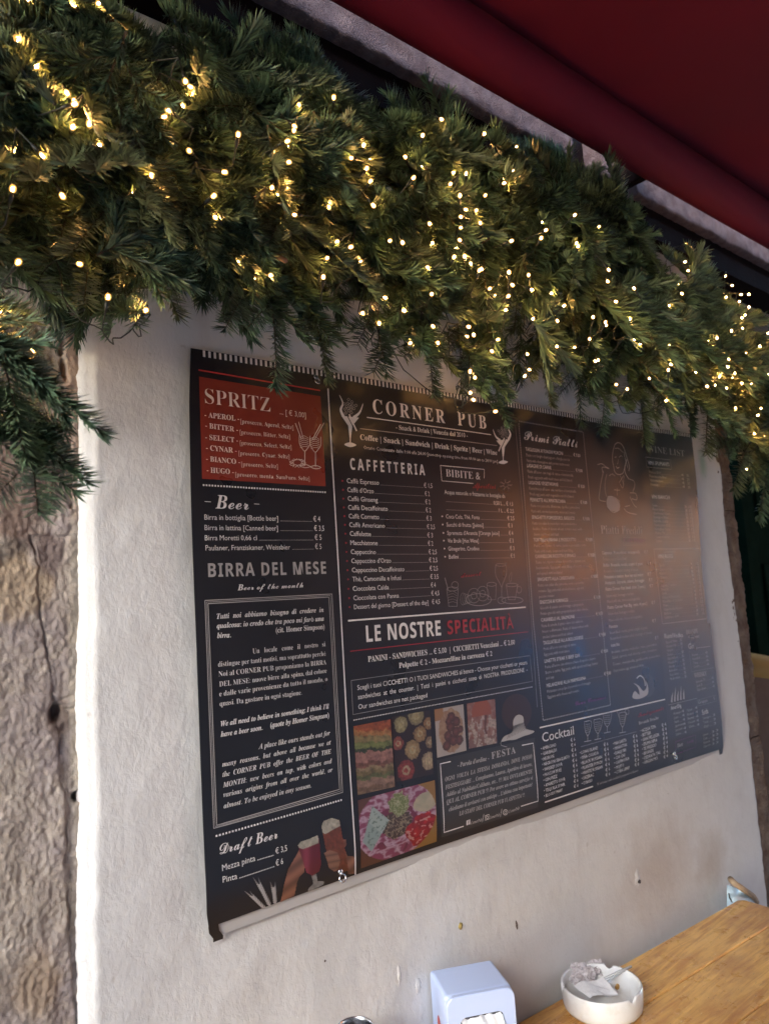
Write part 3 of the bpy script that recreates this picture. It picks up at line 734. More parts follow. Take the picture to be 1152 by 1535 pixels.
T('serif', 'PANINI - SANDWICHES ... € 5,00  |  CICCHETTI Veneziani ... € 2,00', 552, 992.5, 770, 966, 8.8); T('serif', 'Polpette € 2 - Mozzarelline in carrozza € 2', 598.6, 1001.6, 736.7, 983, 8)
frame('ruled_frame', M_DIM, [(526.4, 1020.3), (792.2, 982.8), (796.7, 1021.4), (529.2, 1071.4)], .0011)
T('sansb', 'Scegli i tuoi CICCHETTI O I TUOI SANDWICHES al banco - Choose your cicchetti or yours', 536, 1034.7, 788.3, 995.8, 7.6, None, 'paragraph_text')
T('sansb', 'sandwiches  at  the  counter.  |  Tutti  i  panini  e  cicchetti  sono  di  NOSTRA  PRODUZIONE  -', 537, 1048.6, 788.9, 1006.5, 7.6, None, 'paragraph_text')
T('sansb', 'Our sandwiches are not packaged', 537.5, 1063.5, 640.8, 1045.5, 7.6, None, 'paragraph_text')
dotted('ruled_line', M_WHITE, (529.2, 1080), (796.7, 1029.7), .0034, .0017)

# printed food photographs
def nz(u, v, s, o=3, k=0): return noise.fractal(Vector((u*s+k, v*s+k*1.7, k)), 1.0, 2.0, o)
def lerp(a, b, t_): t_ = max(0., min(1., t_)); return tuple(a[i]+(b[i]-a[i])*t_ for i in range(3))
def photo(c4, nu, nv, fn, lay=1.5, name='food_photo'):
    G = quadgrid(c4, nu, nv); idx = {}; V = []; C = []; F = []
    us = np.linspace(0, 1, nu); vs_ = np.linspace(0, 1, nv)
    for i in range(nu):
        for j in range(nv):
            c_ = fn(us[i], vs_[j])
            if c_ is None: continue
            idx[i, j] = len(V); p = G[i][j]; V.append(surf(p[0], p[1], lay)); C += [max(0., min(1., q*.54)) for q in c_]+[1.]
    for i in range(nu-1):
        for j in range(nv-1):
            q = [(i, j), (i, j+1), (i+1, j+1), (i+1, j)]
            if all(k in idx for k in q): F.append(tuple(idx[k] for k in q))
    me = pyd(name, V, F); at_ = me.color_attributes.new('ink', 'FLOAT_COLOR', 'POINT'); at_.data.foreach_set('color', np.array(C, np.float32))
    o = mesh_obj(name, me, M_PHOTO); world_child(o, ban); return o
def sandwich(u, v):
    w = v + .07*nz(u, v*.3, 3.0, 3, 1) - .08*u + .022*nz(u, v, 16, 3, 4)
    g = .85+.5*nz(u*1.2, v*3.2, 5, 4, 9)+.25*nz(u, v, 30, 2, 3)
    lay_ = [(.10, (.42, .10, .03)), (.17, (.50, .22, .07)), (.25, (.33, .24, .10)), (.33, (.22, .24, .07)), (.37, (.06, .07, .03)), (.50, (.42, .20, .16)), (.57, (.24, .10, .07)), (.62, (.34, .24, .13)), (.68, (.24, .17, .07)), (.74, (.16, .17, .06)), (.84, (.36, .21, .15)), (.92, (.25, .14, .08)), (9, (.30, .19, .10))]
    for a, c_ in lay_:
        if w < a: return tuple(q*g for q in c_)
CIC = [(.22, .14, .17, (.40, .33, .16)), (.62, .05, .2, (.38, .30, .15)), (.70, .34, .17, (.42, .24, .10)), (.12, .42, .14, (.36, .09, .06)), (.48, .56, .20, (.46, .30, .14)), (.28, .86, .22, (.34, .05, .04)), (.90, .78, .19, (.52, .38, .24)), (.94, .20, .13, (.38, .20, .08)), (.97, .50, .13, (.36, .22, .12))]
def cicchetti(u, v):
    for x, y, r, c_ in CIC:
        d = math.hypot((u-x), (v-y)*1.35)/r + .12*nz(u, v, 14, 2, 2)
        if d < 1: 
            inner = lerp(c_, (.50, .42, .24), .8 if .25 < d < .45 else 0)
            g = 1.15-.55*d+.5*nz(u, v, 26, 2, 5); return tuple(q*g for q in inner)
    return (.030, .012, .010)
MB = [(.55, .22, .13), (.72, .34, .13), (.50, .42, .13), (.68, .55, .13), (.40, .60, .13), (.58, .72, .14), (.78, .74, .13), (.34, .80, .13), (.45, .30, .1), (.84, .52, .1)]
def meatballs(u, v):
    best = None
    for x, y, r in MB:
        d = math.hypot(u-x, (v-y)*1.3)/r
        if d < 1.05: best = d if best is None else min(best, d)
    if best is not None: g = 1.1-.75*best+.3*nz(u, v, 25, 2, 3); return (.22*g, .075*g, .05*g)
    e = ((u-.52)/.42)**2+((v-.5)/.46)**2+.15*nz(u, v, 8, 2, 6)
    if e < 1: return lerp((.38, .20, .12), (.50, .33, .20), .5+nz(u, v, 12, 3, 2))
    return (.55, .47, .42) if not (v < .25 and u < .3) else (.42, .20, .08)
def mozz(u, v):
    n1 = nz(u*1.4, v, 5, 3, 4)
    if v < .32 and math.hypot(u-.5, v-.3) < .36: return (.40, .10, .04)
    if abs(u-.62-.1*nz(u, v, 5, 2, 8)) < .06 and v < .75: return (.16, .05, .03)
    if n1 > .02 and v > .25: g = .85+.5*nz(u, v, 20, 2, 7); return (.60*g, .46*g, .38*g)
    return lerp((.28, .10, .07), (.40, .20, .15), .5+nz(u, v, 9, 2, 5)) if v < .8 else (.27, .13, .10)
def inpoly(P, u, v):
    r = False; n = len(P)
    for i in range(n):
        x1, y1 = P[i]; x2, y2 = P[(i+1) % n]
        if (y1 > v) != (y2 > v) and u < (x2-x1)*(v-y1)/(y2-y1)+x1: r = not r
    return r
WEDGE = [(.17, .14), (.37, .42), (.13, .80), (.03, .62)]
def platter(u, v):
    if inpoly(WEDGE, u, v):
        g = 1-.25*(nz(u, v, 22, 2, 3) > .30); return ((.42, .50, .47) if (v-.14 < (u+.05)*1.4) else (.33, .42, .40)) if g == 1 else (.20, .27, .24)
    e = ((u-.48)/.52)**2+((v-.47)/.56)**2
    if e > 1: return (.36, .18, .045) if u > .5 else (.14, .05, .03)
    if math.hypot(u-.86, (v-.30)*1.1) < .17 + .02*nz(u, v, 6, 2, 2): return lerp((.60, .50, .36), (.45, .42, .30), .5+nz(u, v, 9, 2, 1))
    if math.hypot((u-.82)*1.05, v-.72) < .24+.04*nz(u, v, 8, 2, 8):
        g = .55+.9*abs(nz(u, v, 9, 2, 3)); return (.46*g+.04, .012*g, .02*g) if nz(u, v, 17, 2, 4) < .28 else (.62, .30, .26)
    if math.hypot((u-.50)*1.2, v-.22) < .17 + .06*nz(u, v, 9, 3, 2):
        s = abs(nz(u*1.4, v, 16, 3, 6)); return lerp((.20, .24, .08), (.55, .52, .34), 1-s*5)
    if math.hypot((u-.47)*1.1, v-.52) < .21 + .05*nz(u, v, 9, 3, 3):
        s = abs(nz(u*1.4, v, 14, 3, 8)); return lerp((.08, .045, .035), (.45, .35, .22), 1-s*6)
    s = abs(nz(u, v*1.3, 6, 3, 5)); c_ = lerp((.60, .42, .52), (.30, .06, .13), s*3.2); return lerp(c_, (.20, .03, .07), 1 if nz(u, v, 4, 2, 9) > .3 else 0)
photo([(530, 1089), (586, 1078.5), (592.4, 1179.8), (536, 1192.3)], 56, 90, sandwich)
photo([(587.5, 1075.2), (645, 1064.7), (650.2, 1161), (594.2, 1172.8)], 56, 90, cicchetti)
photo([(651.5, 1064), (694.5, 1056), (699.7, 1125.4), (656, 1136.4)], 44, 64, meatballs)
photo([(699.7, 1055), (741.4, 1047.8), (745.3, 1114.2), (703.6, 1122.8)], 44, 64, mozz)
photo([(536, 1200), (652.3, 1170), (657.2, 1262.7), (542, 1303)], 110, 96, platter)
# two raised beers with hands (bottom of the left column)
def PP(lst): return [((x-418)/114, (y-1222)/134) for x, y in lst]
def z3(lst): return [(280+x/4.43, 1080+y/4.43) for x, y in lst]
G1 = PP(z3([(722, 830), (858, 765), (868, 800), (880, 960), (868, 1010), (820, 1035), (780, 1015), (755, 930)])); FOAM1 = PP(z3([(722, 830), (740, 805), (800, 785), (855, 760), (862, 815), (760, 855), (735, 850)]))
ST1 = PP(z3([(812, 1030), (850, 1020), (862, 1068), (912, 1072), (900, 1100), (800, 1145), (795, 1125), (828, 1085)]))
G2 = PP(z3([(878, 705), (1005, 660), (1030, 800), (1072, 1000), (1010, 1030), (965, 990), (905, 850)])); FOAM2 = PP(z3([(878, 700), (895, 665), (950, 645), (1000, 660), (1010, 700), (905, 755), (885, 745)]))
ARM1 = PP(z3([(620, 1215), (640, 1080), (660, 990), (710, 900), (735, 850), (758, 860), (750, 900), (775, 930), (770, 1010), (740, 1040), (725, 1080), (712, 1170)]))
H2 = PP(z3([(893, 880), (935, 862), (990, 880), (1010, 930), (1000, 985), (975, 1012), (930, 985), (915, 930)])); ARM2 = PP(z3([(1030, 790), (1052, 790), (1055, 830), (1040, 850), (1060, 900), (1112, 905), (1118, 1025), (1070, 1030), (1050, 940), (1030, 860)]))
def beers(u, v):
    n1 = nz(u, v, 20, 2, 2); g = .95+.5*n1
    if inpoly(FOAM1, u, v) or inpoly(FOAM2, u, v): return (.50*g, .46*g, .37*g)
    if inpoly(H2, u, v): s = abs(math.sin(v*40+u*6)); return (.36*(.5+.5*s), .17*(.5+.5*s), .11*(.5+.5*s))
    if inpoly(G1, u, v): return lerp((.16, .012, .022), (.34, .05, .08), math.exp(-((u-.33)/.05)**2))
    if inpoly(ST1, u, v): return (.33*g, .32*g, .31*g)
    if inpoly(G2, u, v):
        return (.42, .38, .30) if (v > .80 or (u-.82)*1.6 > (v-.35)*.6+.13) else (.21*g, .05*g, .022*g)
    if inpoly(ARM1, u, v) or inpoly(ARM2, u, v): s = .72+.28*math.sin(v*34+u*22); return (.40*s, .17*s, .11*s)
    return None
photo([(418, 1222), (532, 1222), (532, 1356), (418, 1356)], 130, 150, beers, 2, 'beer_print')

# festa panel
panel('festa_panel', M_SLATE, [(655.5, 1140), (801, 1106), (809, 1211), (664, 1257)])
for seg in ([(676, 1142), (660.6, 1145.5), (667.7, 1248.9), (697, 1239.5)], [(782, 1117.6), (798.6, 1114.2), (807.8, 1201.5), (782.5, 1209.5)]): strip('ruled_frame', M_WHITE, seg, .0018)
T('italb', "- Parola d'ordine -", 686.7, 1150.7, 733.5, 1139.7, 7, M_GREY, 'heading_text'); T('serif', 'FESTA', 737.5, 1138.2, 773, 1129, 10.5, M_GREY, 'heading_text', sp=1.2)
for s, x0, y0, x1, y1 in [('OGNI  VOLTA  LA  STESSA  DOMANDA,  DOVE  POSSO', 668, 1172, 797.3, 1136.5), ('FESTEGGIARE ... Compleanno, Laurea, Aperitivo di lavoro,', 668.4, 1184, 797.3, 1148), ('Addio al Nubilato/Celibato, etc.. ?!? MA OVVIAMENTE', 669.2, 1195, 797.9, 1159),
    ('QUI AL CORNER PUB !!! Per avere un ottimo servizio vi', 670.3, 1205.9, 798.6, 1168.5), ("chiediamo di avvisarci con anticipo ... L'ultima cosa importante!", 673.6, 1217, 798, 1178.5), ('LO STAFF DEL CORNER PUB VI ASPETTA !!!', 689.3, 1223.5, 787, 1194.5)]:
    T('italb', s, x0, y0, x1, y1, 6.6, M_GREY, 'paragraph_text')
panel('social_icon', M_WHITE, [(701, 1231), (706.5, 1229.3), (706.7, 1236.5), (701.2, 1238.2)], 1.6, 2, 2); T('heavy', 'f', 703, 1237.6, 705.5, 1236.8, 6, M_SLATE, 'heading_text', 2.4)
T('italb', 'CornerPub', 708, 1237, 724.5, 1231.6, 5, M_GREY); T('sansb', '/', 725, 1234, 727.5, 1228, 8, M_WHITE)
frame('social_icon', M_WHITE, [(729, 1223.5), (734.5, 1221.8), (734.9, 1228.6), (729.4, 1230.4)], .0011); loop(732, 1226.2, 1.6, 1.8, M_WHITE, .0009); T('italb', 'CornerPub', 736, 1229, 751, 1224.2, 5, M_GREY); T('sansb', '/', 752, 1226, 754.5, 1220, 8, M_WHITE)
loop(759.5, 1218.5, 3.6, 4, M_WHITE, .0011); loop(759.5, 1218.5, 1.6, 2, M_WHITE, .0009); T('italb', 'CornerPub', 765, 1220, 780.4, 1214, 5, M_GREY)
# grey seated figure drawing in its dim round ground
poly('sketch', ink('umber_ink', (.035, .017, .014)), [(774+22*math.cos(a/10*math.pi), 1068+28*math.sin(a/10*math.pi)) for a in range(20)], .8, 2)
poly('sketch', M_GREY, [(769, 1080), (775, 1072), (783, 1074), (785, 1085), (789, 1093), (800, 1096), (796, 1100), (784, 1104), (772, 1109), (762, 1110), (752, 1112), (756, 1104), (768, 1097)], 1.6, 4)
for i in range(14): strip('sketch', M_SLATE, [(760+i*2.4, 1108-i*1.2), (764+i*1.6, 1098-i*.8), (770+i*1.1, 1088-i*.4)], .0009, 2.4, k=3)
strip('sketch', M_GREY, [(752, 1110), (751, 1117), (760, 1120)], .0009, k=3)

# primi piatti column
for a, b in (((776, 631.5), (873, 647)), ((874, 647), (889, 820)), ((889, 820), (913, 1057)), ((776, 634), (797, 930)), ((797, 930), (813, 1080)), ((813, 1080), (913, 1057))):
    dotted('ruled_line', M_GREY, a, b, .0050, .0026)
strip('ruled_line', M_DIM, [(771, 640), (783, 785), (804, 1060)], .0012)
T('script', 'Primi Piatti', 784.3, 659, 866, 671, 14.5, None, 'heading_text')
PRIMI = [('TAGLIOLINI AI FUNGHI PORCINI', 57, 160, 255, ['Pasta con funghi champignon e funghi porcini', 'Pasta with champignon and porcini mushrooms']),
 ('LASAGNE DI CARNE', 64, 246, 192, ["Pasta all'uovo con ragù di carne e besciamella", 'Fresh egg pasta with meat sauce and béchamel']),
 ('LASAGNE VEGETARIANE', 72, 335, 228, ["Pasta fresca all'uovo con verdure e besciamella", 'Fresh egg pasta with vegetables and béchamel']),
 ("PENNETTE ALL'AMATRICIANA", 80, 425, 265, ['Pasta con pancetta affumicata, cipolla e pomodoro', 'Pasta with smoked pancetta, onion and tomato']),
 ('SPAGHETTI POMODORO, BASILICO', 88, 517, 312, ['Pasta con salsa di pomodoro con pomodorini e', 'basilico. Pasta of durum wheat, tomato sauce with', 'cherry tomatoes and basil']),
 ('TORTELLINI PANNA E PROSCIUTTO', 97, 635, 318, ['Pasta con ripieno di carne, panna e prosciutto cotto', 'Pasta with meat, cream and ham filling']),
 ('CANNELLONI RICOTTA E SPINACI', 106, 722, 315, ['Pasta con ripieno a base di ricotta e spinaci con', 'besciamella. Egg pasta with filling of ricotta cheese', 'and spinach with béchamel']),
 ('SPAGHETTI ALLA CARBONARA', 117, 843, 310, ['Pasta con salsa alla pancetta, uova e pecorino', 'romano. Egg pasta with smoked bacon, eggs and', 'pecorino romano']),
 ('GNOCCHI AI FORMAGGI', 128, 962, 275, ['Gnocchi di patate con formaggi e gorgonzola', 'Potato gnocchi with gorgonzola and other cheese']),
 ('CASARELLI AL SALMONE', 136, 1055, 310, ['Pasta di semola di grano duro con salmone', 'fresco e affumicato. Pasta of durum wheat with', 'smoked salmon and fresh salmon']),
 ('TAGLIATELLE ALLA BOLOGNESE', 147, 1175, 355, ["Pasta all'uovo con ragù di carne", 'Egg pasta with meat sauce']),
 ('LINETTE STEAK E BEEF GIN', 155, 1270, 337, ["Pasta all'uovo con strisce a base di speck e burro", 'Burro e salvia. Egg pasta with speck and bag, butter', 'and sage']),
 ('MELANZANE ALLA PARMIGIANA', 167, 1398, 370, ['Melanzane con polpa di pomodoro e formaggio', 'Eggplant with cheese and tomato'])]
for nm, x, y, x1, subs in PRIMI:
    X = lambda q: 770+q/3.49; Yy = lambda q: 630+q/3.49
    T('sansb', nm, X(x), Yy(y), X(x1), None, 5.4)
    xe = X(308+(y-160)*.125); T('sans', '€ 9,00', xe+1, Yy(y)+(805-Yy(y))*(xe+1-X(x))/(1910-X(x)), xe+11, None, 5)
    dotted('ruled_line', M_GREY, (X(x1)+2, Yy(y)+(805-Yy(y))*(X(x1)+2-X(x))/(1910-X(x))), (xe-1, Yy(y)+(805-Yy(y))*(xe-1-X(x))/(1910-X(x))), .0028, .0010)
    for k, s in enumerate(subs):
        yy = y+30*(k+1)*.97; n_ = len(s)/50
        T('sans', s, X(x+3+k*2.6), Yy(yy), X(x+3+k*2.6)+75*n_, None, 4.6, M_GREY)
T('script', 'Your Cousines', 860.3, 1058, 906, 1047, 7, M_PURPLE, 'heading_text')
strip('divider_line', M_WHITE, [(808, 1091), (996, 1048.5)], .0026)
# woman holding a plate, line drawing
def z9(*q): return [(870+q[i]/6.776, 650+q[i+1]/6.776) for i in range(0, len(q), 2)]
for L, w in [(z9(350, 110, 380, 90, 420, 110, 450, 170, 470, 240, 495, 330, 490, 380), .0022), (z9(350, 110, 330, 180, 325, 260, 335, 330, 350, 390, 385, 415, 430, 400, 450, 340), .0016), (z9(350, 150, 390, 150, 430, 190), .0014),
             (z9(470, 260, 450, 340, 455, 400, 490, 460), .0024), (z9(440, 180, 455, 260, 480, 350), .0016), (z9(390, 240, 410, 225, 425, 235), .0012), (z9(345, 240, 365, 235), .0012), (z9(360, 330, 375, 350, 395, 340), .0018), (z9(385, 260, 380, 300, 370, 305), .0008),
             (z9(170, 315, 215, 305, 250, 330, 290, 355, 240, 340, 215, 350, 235, 400), .0014), (z9(215, 350, 225, 400, 215, 450, 200, 520, 190, 600, 185, 670, 250, 690), .0013), (z9(265, 410, 250, 480, 245, 560, 260, 640), .0011),
             (z9(290, 430, 320, 410, 350, 430), .0012), (z9(400, 420, 440, 520), .0010), (z9(440, 420, 390, 500), .0010), (z9(400, 510, 430, 550, 440, 430), .0012), (z9(490, 460, 540, 480, 550, 530, 530, 590), .0013), (z9(500, 600, 560, 610, 570, 670, 520, 660), .0012),
             (z9(500, 640, 540, 720, 570, 750), .0012), (z9(340, 570, 400, 575), .0012), (z9(370, 550, 372, 630), .0010), (z9(270, 640, 330, 640, 400, 690), .0012), (z9(265, 740, 330, 800, 400, 770), .0013), (z9(440, 760, 480, 800, 570, 820), .0014), (z9(450, 740, 500, 730), .0011)]:
    strip('sketch', M_GREY, L, w, k=5)
poly('sketch', M_DIM, z9(270, 650, 310, 640, 370, 670, 400, 720, 390, 770, 340, 790, 280, 760, 260, 710), 1.7, 4)
T('serifr', 'Piatti Freddi', 899.5, 800, 963, 801, 13, M_GREY, 'heading_text'); T('serifr', 'Cold Dishes', 935, 812.5, 967, 812.5, 6, M_PURPLE, 'heading_text')
strip('ruled_frame', M_DIM, [(933.5, 806), (969, 806.5), (969.5, 817), (934, 817.5), (933.5, 806)], .0008)
COLD = [(55, 'Caprese  Pomodoro, mozzarella', 455, 1), (103, 'Tomato, mozzarella and basil', 300, 0), (150, 'Bufala  Bresaola, rucola, scaglie di grana', 480, 1), (195, 'Bresaola, rocket salad, shavings of cheese', 390, 0), (240, 'Prosciutto e melone  Raw ham and melon', 480, 1),
 (285, 'Antipasto  Sopressa, salame, formaggio', 490, 1), (335, 'Piatto Corner Pub Small  (min. 2 pers.)', 495, 1), (385, 'Salumi misti, formaggi e verdura', 355, 0), (428, 'Mixed cold cuts, cheese and vegetables', 405, 0), (475, 'Piatto Corner Pub Big  (min. 4 pers.)', 510, 1),
 (522, 'Salumi misti, formaggi e verdura', 360, 0), (572, 'Mixed cold cuts, cheese and vegetables', 420, 0), (622, 'Panozzo', 515, 1), (668, 'Roast Beef: rucola, grana, scaglie di grana', 460, 0), (712, 'Roast beef: rocket salad, shavings of cheese', 495, 0), (765, 'Insalata Mista', 535, 1),
 (815, 'Insalata, carote, radicchio, mais, pomodori', 530, 0), (858, 'Salad, carrots, red chicory, corn, tomatoes', 530, 0), (910, 'Tonno, mozzarella, gamberetti, pomodori', 555, 0), (960, 'Cherry tomatoes, eggs, parmesan and shrimps', 430, 0)]
for y, s, xe, bold in COLD:
    x0 = 901+(y-55)*.0185; y0 = 820+y/5.118+.4; x1 = 880+xe/5.118
    T('sansb' if bold else 'sans', s, x0, y0, x1-(10 if bold else 0) if len(s) > 14 else x0+13, None, 4.9 if bold else 4.5, M_WHITE if bold else M_GREY)
    if bold: T('sans', '€ 7', x1-3, y0+(805-y0)*(x1-3-x0)/(1910-x0), x1+2, None, 4.6)
# swooping emblem
poly('sketch', M_GREY, [(946, 1045), (950, 1036), (957, 1042), (955, 1031), (948, 1024), (956, 1028), (963, 1036), (968, 1030), (966, 1020), (970, 1028), (970, 1040), (962, 1046), (952, 1048)], 2, 3)
poly('sketch', M_SLATE, [(964, 1010), (976, 1014), (981, 1028), (976, 1042), (968, 1044), (972, 1028)], .9, 4)
strip('sketch', M_WHITE, [(953, 1017), (958, 1013), (964, 1018), (966, 1028)], .0022, k=4)
# cocktails
T('sansb', 'Cocktail', 812.5, 1112.5, 858.8, 1101, 14, None, 'heading_text')
def plist(names, x0, y0, dy, w, xp, yp, price='€ 6', dx=.09):
    for i, s in enumerate(names):
        y = y0+i*dy; x = x0+i*dy*dx
        T('sansb', s, x, y, x+w*len(s)/9, None, 5, M_WHITE); T('sans', price, xp+i*dy*dx, yp+i*dy*.985, xp+6.5+i*dy*dx, None, 5, M_WHITE)
        strip('bullet', M_WHITE, [(x-2.5, y-2), (x-1.5, y-2.3)], .0014)
plist(['AMERICANO', 'GARIBALDI', 'NEGRONI', 'NEGRONI SBAGLIATO', 'WHISKEY SOUR', 'MOSCOW MULE', 'GIN FIZZ', 'AMARETTO SOUR', 'TEQUILA SUNR.', 'BLOODY MARY'], 812.6, 1124.5, 7.9, 20, 854, 1112)
plist(['LONG ISLAND', 'PIÑA COLADA', 'BLACK RUSSIAN', 'PLANTER PUNCH', 'WHITE RUSSIAN', 'SAZERAC', 'CUBANO'], 870, 1130.5, 7.7, 20, 903, 1119)
plist(['MARGARITA', 'MANHATTAN', 'DAIQUIRI', 'CHI CHI', 'CAIPIROSKA', 'MOJITO', 'CUBA LIBRE'], 919, 1117, 7.2, 18, 947, 1107)
plist(['ACQUA TON.', 'BITTER', 'SAN PELLEGR.', 'SPUMA NERA', 'TÈ FREDDO', 'BEVANDE', 'CEDRATA TAS.', 'VIRGIN MO.'], 961, 1097.5, 6.9, 19, 991, 1090, '€ 4')
T('script', 'Tradizionali', 955, 1075.5, 994, 1064, 6.5, M_RED, 'heading_text'); T('serif', 'Bevande fresche', 956, 1086.5, 986, 1078, 5, M_GREY)
strip('ruled_line', M_DIM, [(869, 1119.5), (905, 1109), (952, 1097)], .0010)
strip('divider_line', M_WHITE, [(818.6, 1203.4), (889, 1179.3)], .0026); T('ital', 'Si servono solo cocktail preparati al banco', 895, 1178, 957, 1157, 4.6, M_GREY)
for cx, cy, kx in ((879, 1096, 5), (894, 1093, 6), (908, 1083, 6), (931, 1083, 5)):
    strip('sketch', M_GREY, [(cx-kx, cy-14), (cx-kx+1, cy-2), (cx-1, cy+6), (cx+1, cy+6), (cx+kx-1, cy-3), (cx+kx, cy-15), (cx-kx, cy-14)], .0011, k=3)
    strip('sketch', M_GREY, [(cx, cy+5), (cx, cy+15)], .0013); strip('sketch', M_GREY, [(cx-5, cy+16), (cx+5, cy+14)], .0013)
    for i in range(5): strip('sketch', M_DIM, [(cx-kx+1.5, cy-10+i*3), (cx+kx-1.5, cy-11+i*3)], .0012)
strip('sketch', M_GREY, [(927, 1078), (922, 1064)], .0012); strip('sketch', M_GREY, [(934, 1080), (937, 1068)], .0012); loop(938, 1067, 3, 4, M_GREY)
# wine list
T('serifr', 'WINE LIST', 970.4, 677, 1025, 684.5, 10, M_GREY, 'heading_text')
frame('ruled_frame', M_GREY, [(967.4, 685), (1004.3, 689.5), (1005.5, 703.5), (968.9, 700)], .0010); T('sansb', 'VINI SPUMANTI', 971, 696, 1002.5, 699, 5.6)
def rows(names, x0, y0, dy, w, xa, xb=None, pr=('3', '15')):
    for i, s in enumerate(names):
        y = y0+i*dy; x = x0+i*dy*.11; T('sans', s, x, y, x+w*len(s)/12, None, 4, M_GREY)
        for q, xx in zip(pr, (xa, xb)):
            if xx: T('sans', q, xx+i*dy*.12, y+(805-y)*(xx-x)/(1910-x), xx+3.6+i*dy*.12, None, 4, M_GREY)
        strip('ruled_line', M_DIM, [(x+w*len(s)/12+1, y+(805-y)*(w*len(s)/12+1)/(1910-x)), (xa-1+i*dy*.12, y+(805-y)*(xa-x)/(1910-x))], .0005)
rows(['Prosecco DOC', 'Franciacorta Brut', 'Valdobbiadene', 'Champagne'], 972.6, 709, 6.2, 18, 1020, 1028, ('4', '20'))
T('sansb', 'VINI BIANCHI', 976.5, 747, 1003.6, 748.5, 5.6)
rows(['Soave', 'Pinot Grigio', 'Chardonnay Veneto', 'Sauvignon Blanc', 'Ribolla Gialla', 'Vermentino di G.', 'Falanghina Camp.', 'Müller Th.', 'Gewürztraminer', 'Lugana'], 977.7, 759, 5.95, 18, 1025, 1032)
frame('ruled_frame', M_GREY, [(980, 823), (1049.5, 822.3), (1058.8, 927.5), (992.7, 935.3)], .0014); T('sansb', 'VINI ROSSI', 986.5, 837, 1009, 836.4, 6); frame('ruled_frame', M_GREY, [(995.5, 827.5), (1011.5, 827.2), (1012, 841), (996.5, 841.6)], .0009)
rows(['Merlot', 'Cabernet Franc', 'Refosco', 'Chianti', 'Nero', 'Lagrein Trentino', 'Bonarda', 'Syrah', 'Rosso di Montalcino', 'Morellino di Scansano', 'Primo', 'Valpolicella Ripasso', 'Barbera', 'Lambrusco di M.'], 987.9, 849.5, 6.02, 17, 1034, 1043)
panel('spirits_panel', ink('charcoal_ink', (.022, .022, .025)), [(989.5, 943), (1064, 934), (1086, 1118), (1004, 1148)], .8)
T('sansb', 'Rum/Vodka', 996, 957, 1023.6, 955, 7, None, 'heading_text')
rows(['Bacardi White', 'Havana Club', 'Pampero', 'Zacapa', 'Diplomatico', 'Matusalem', 'Absolut', 'Belvedere', 'Grey Goose', 'Moskovskaya'], 998, 965, 6.1, 16, 1019, None, ('5',))
T('serif', 'BRANDY', 1028.5, 951, 1046, 949, 7, M_GREY, 'heading_text'); T('serif', 'Cognac', 1032, 957, 1048, 955.5, 4.5, M_GREY); T('sansb', 'Gin', 1032, 973, 1040, 972, 8)
strip('ruled_line', M_GREY, [(1044, 971.5), (1064, 969)], .0012); strip('ruled_frame', M_DIM, [(1032.5, 976), (1036, 1007), (1069, 1001)], .0009)
rows(['Bombay', 'Hendrick', 'Tanq.', 'Gordon'], 1037.5, 984, 5.9, 17, 1057, None, ('6',)); T('serif', 'WHISKY', 1040.5, 1016, 1059, 1012.5, 7, M_GREY, 'heading_text')
rows(['Jameson 70', 'Jack D.', 'Glen Grant'], 1043, 1024, 6.2, 16, 1066, None, ('6',)); frame('ruled_frame', M_DIM, [(1044, 1050), (1072, 1042), (1073.5, 1051), (1045.5, 1058.5)], .0008); T('sans', 'Grappa       5', 1046, 1055.5, 1071, 1049, 5, M_GREY)
for i in range(5): strip('sketch', M_GREY, [(1006+i*4.6, 1053-i*1.2), (1006.5+i*4.4, 1045-i*1.2), (1008+i*4.1, 1038-i*1.1-(i % 2)*6)], lambda q: .0062*(1-q)**.5+.0010)
strip('ruled_line', M_GREY, [(1001, 1057), (1044, 1047)], .0008); T('sansb', 'Amari/Dig.', 1005, 1064.5, 1021, 1060, 6, None, 'heading_text')
rows(['Montenegro', 'Lucano', 'Averna', 'Jägermeister', 'Limoncello', 'Sambuca'], 1009, 1072, 6.2, 13, 1021, None, ('4',)); rows(['Cynar', 'Branca', 'Ramaz.', 'Unicum', 'China'], 1029, 1067, 6.2, 20, 1041, None, ('4',))
T('sansb', 'Soda', 1052, 1072, 1061, 1069, 8); rows(['Schweppes', 'Tonica', 'Ginger'], 1053, 1079, 6.2, 15, 1068, None, ('3',)); rows(['Lemon', 'Cola', 'Arancia', 'Chinotto'], 1054, 1104, 6, 17, 1067, 1073, ('3', '3'))
strip('ruled_frame', M_PURPLE, [(1012, 1112), (1042, 1102), (1044, 1120), (1014, 1131), (1012, 1112)], .0010); T('italb', 'Shots', 1015, 1121, 1024, 1118, 6, M_GREY); T('italb', 'a scelta', 1030, 1115, 1040, 1112, 4.5, M_PURPLE)
flush_text()
for (nm, mn, _), (v_, f_) in INK.items():
    o = mesh_obj(nm, pyd(nm, v_, f_), bpy.data.materials[mn]); world_child(o, ban)
    if nm not in ('spritz_panel', 'festa_panel', 'spirits_panel'): tag(o, kind='stuff')

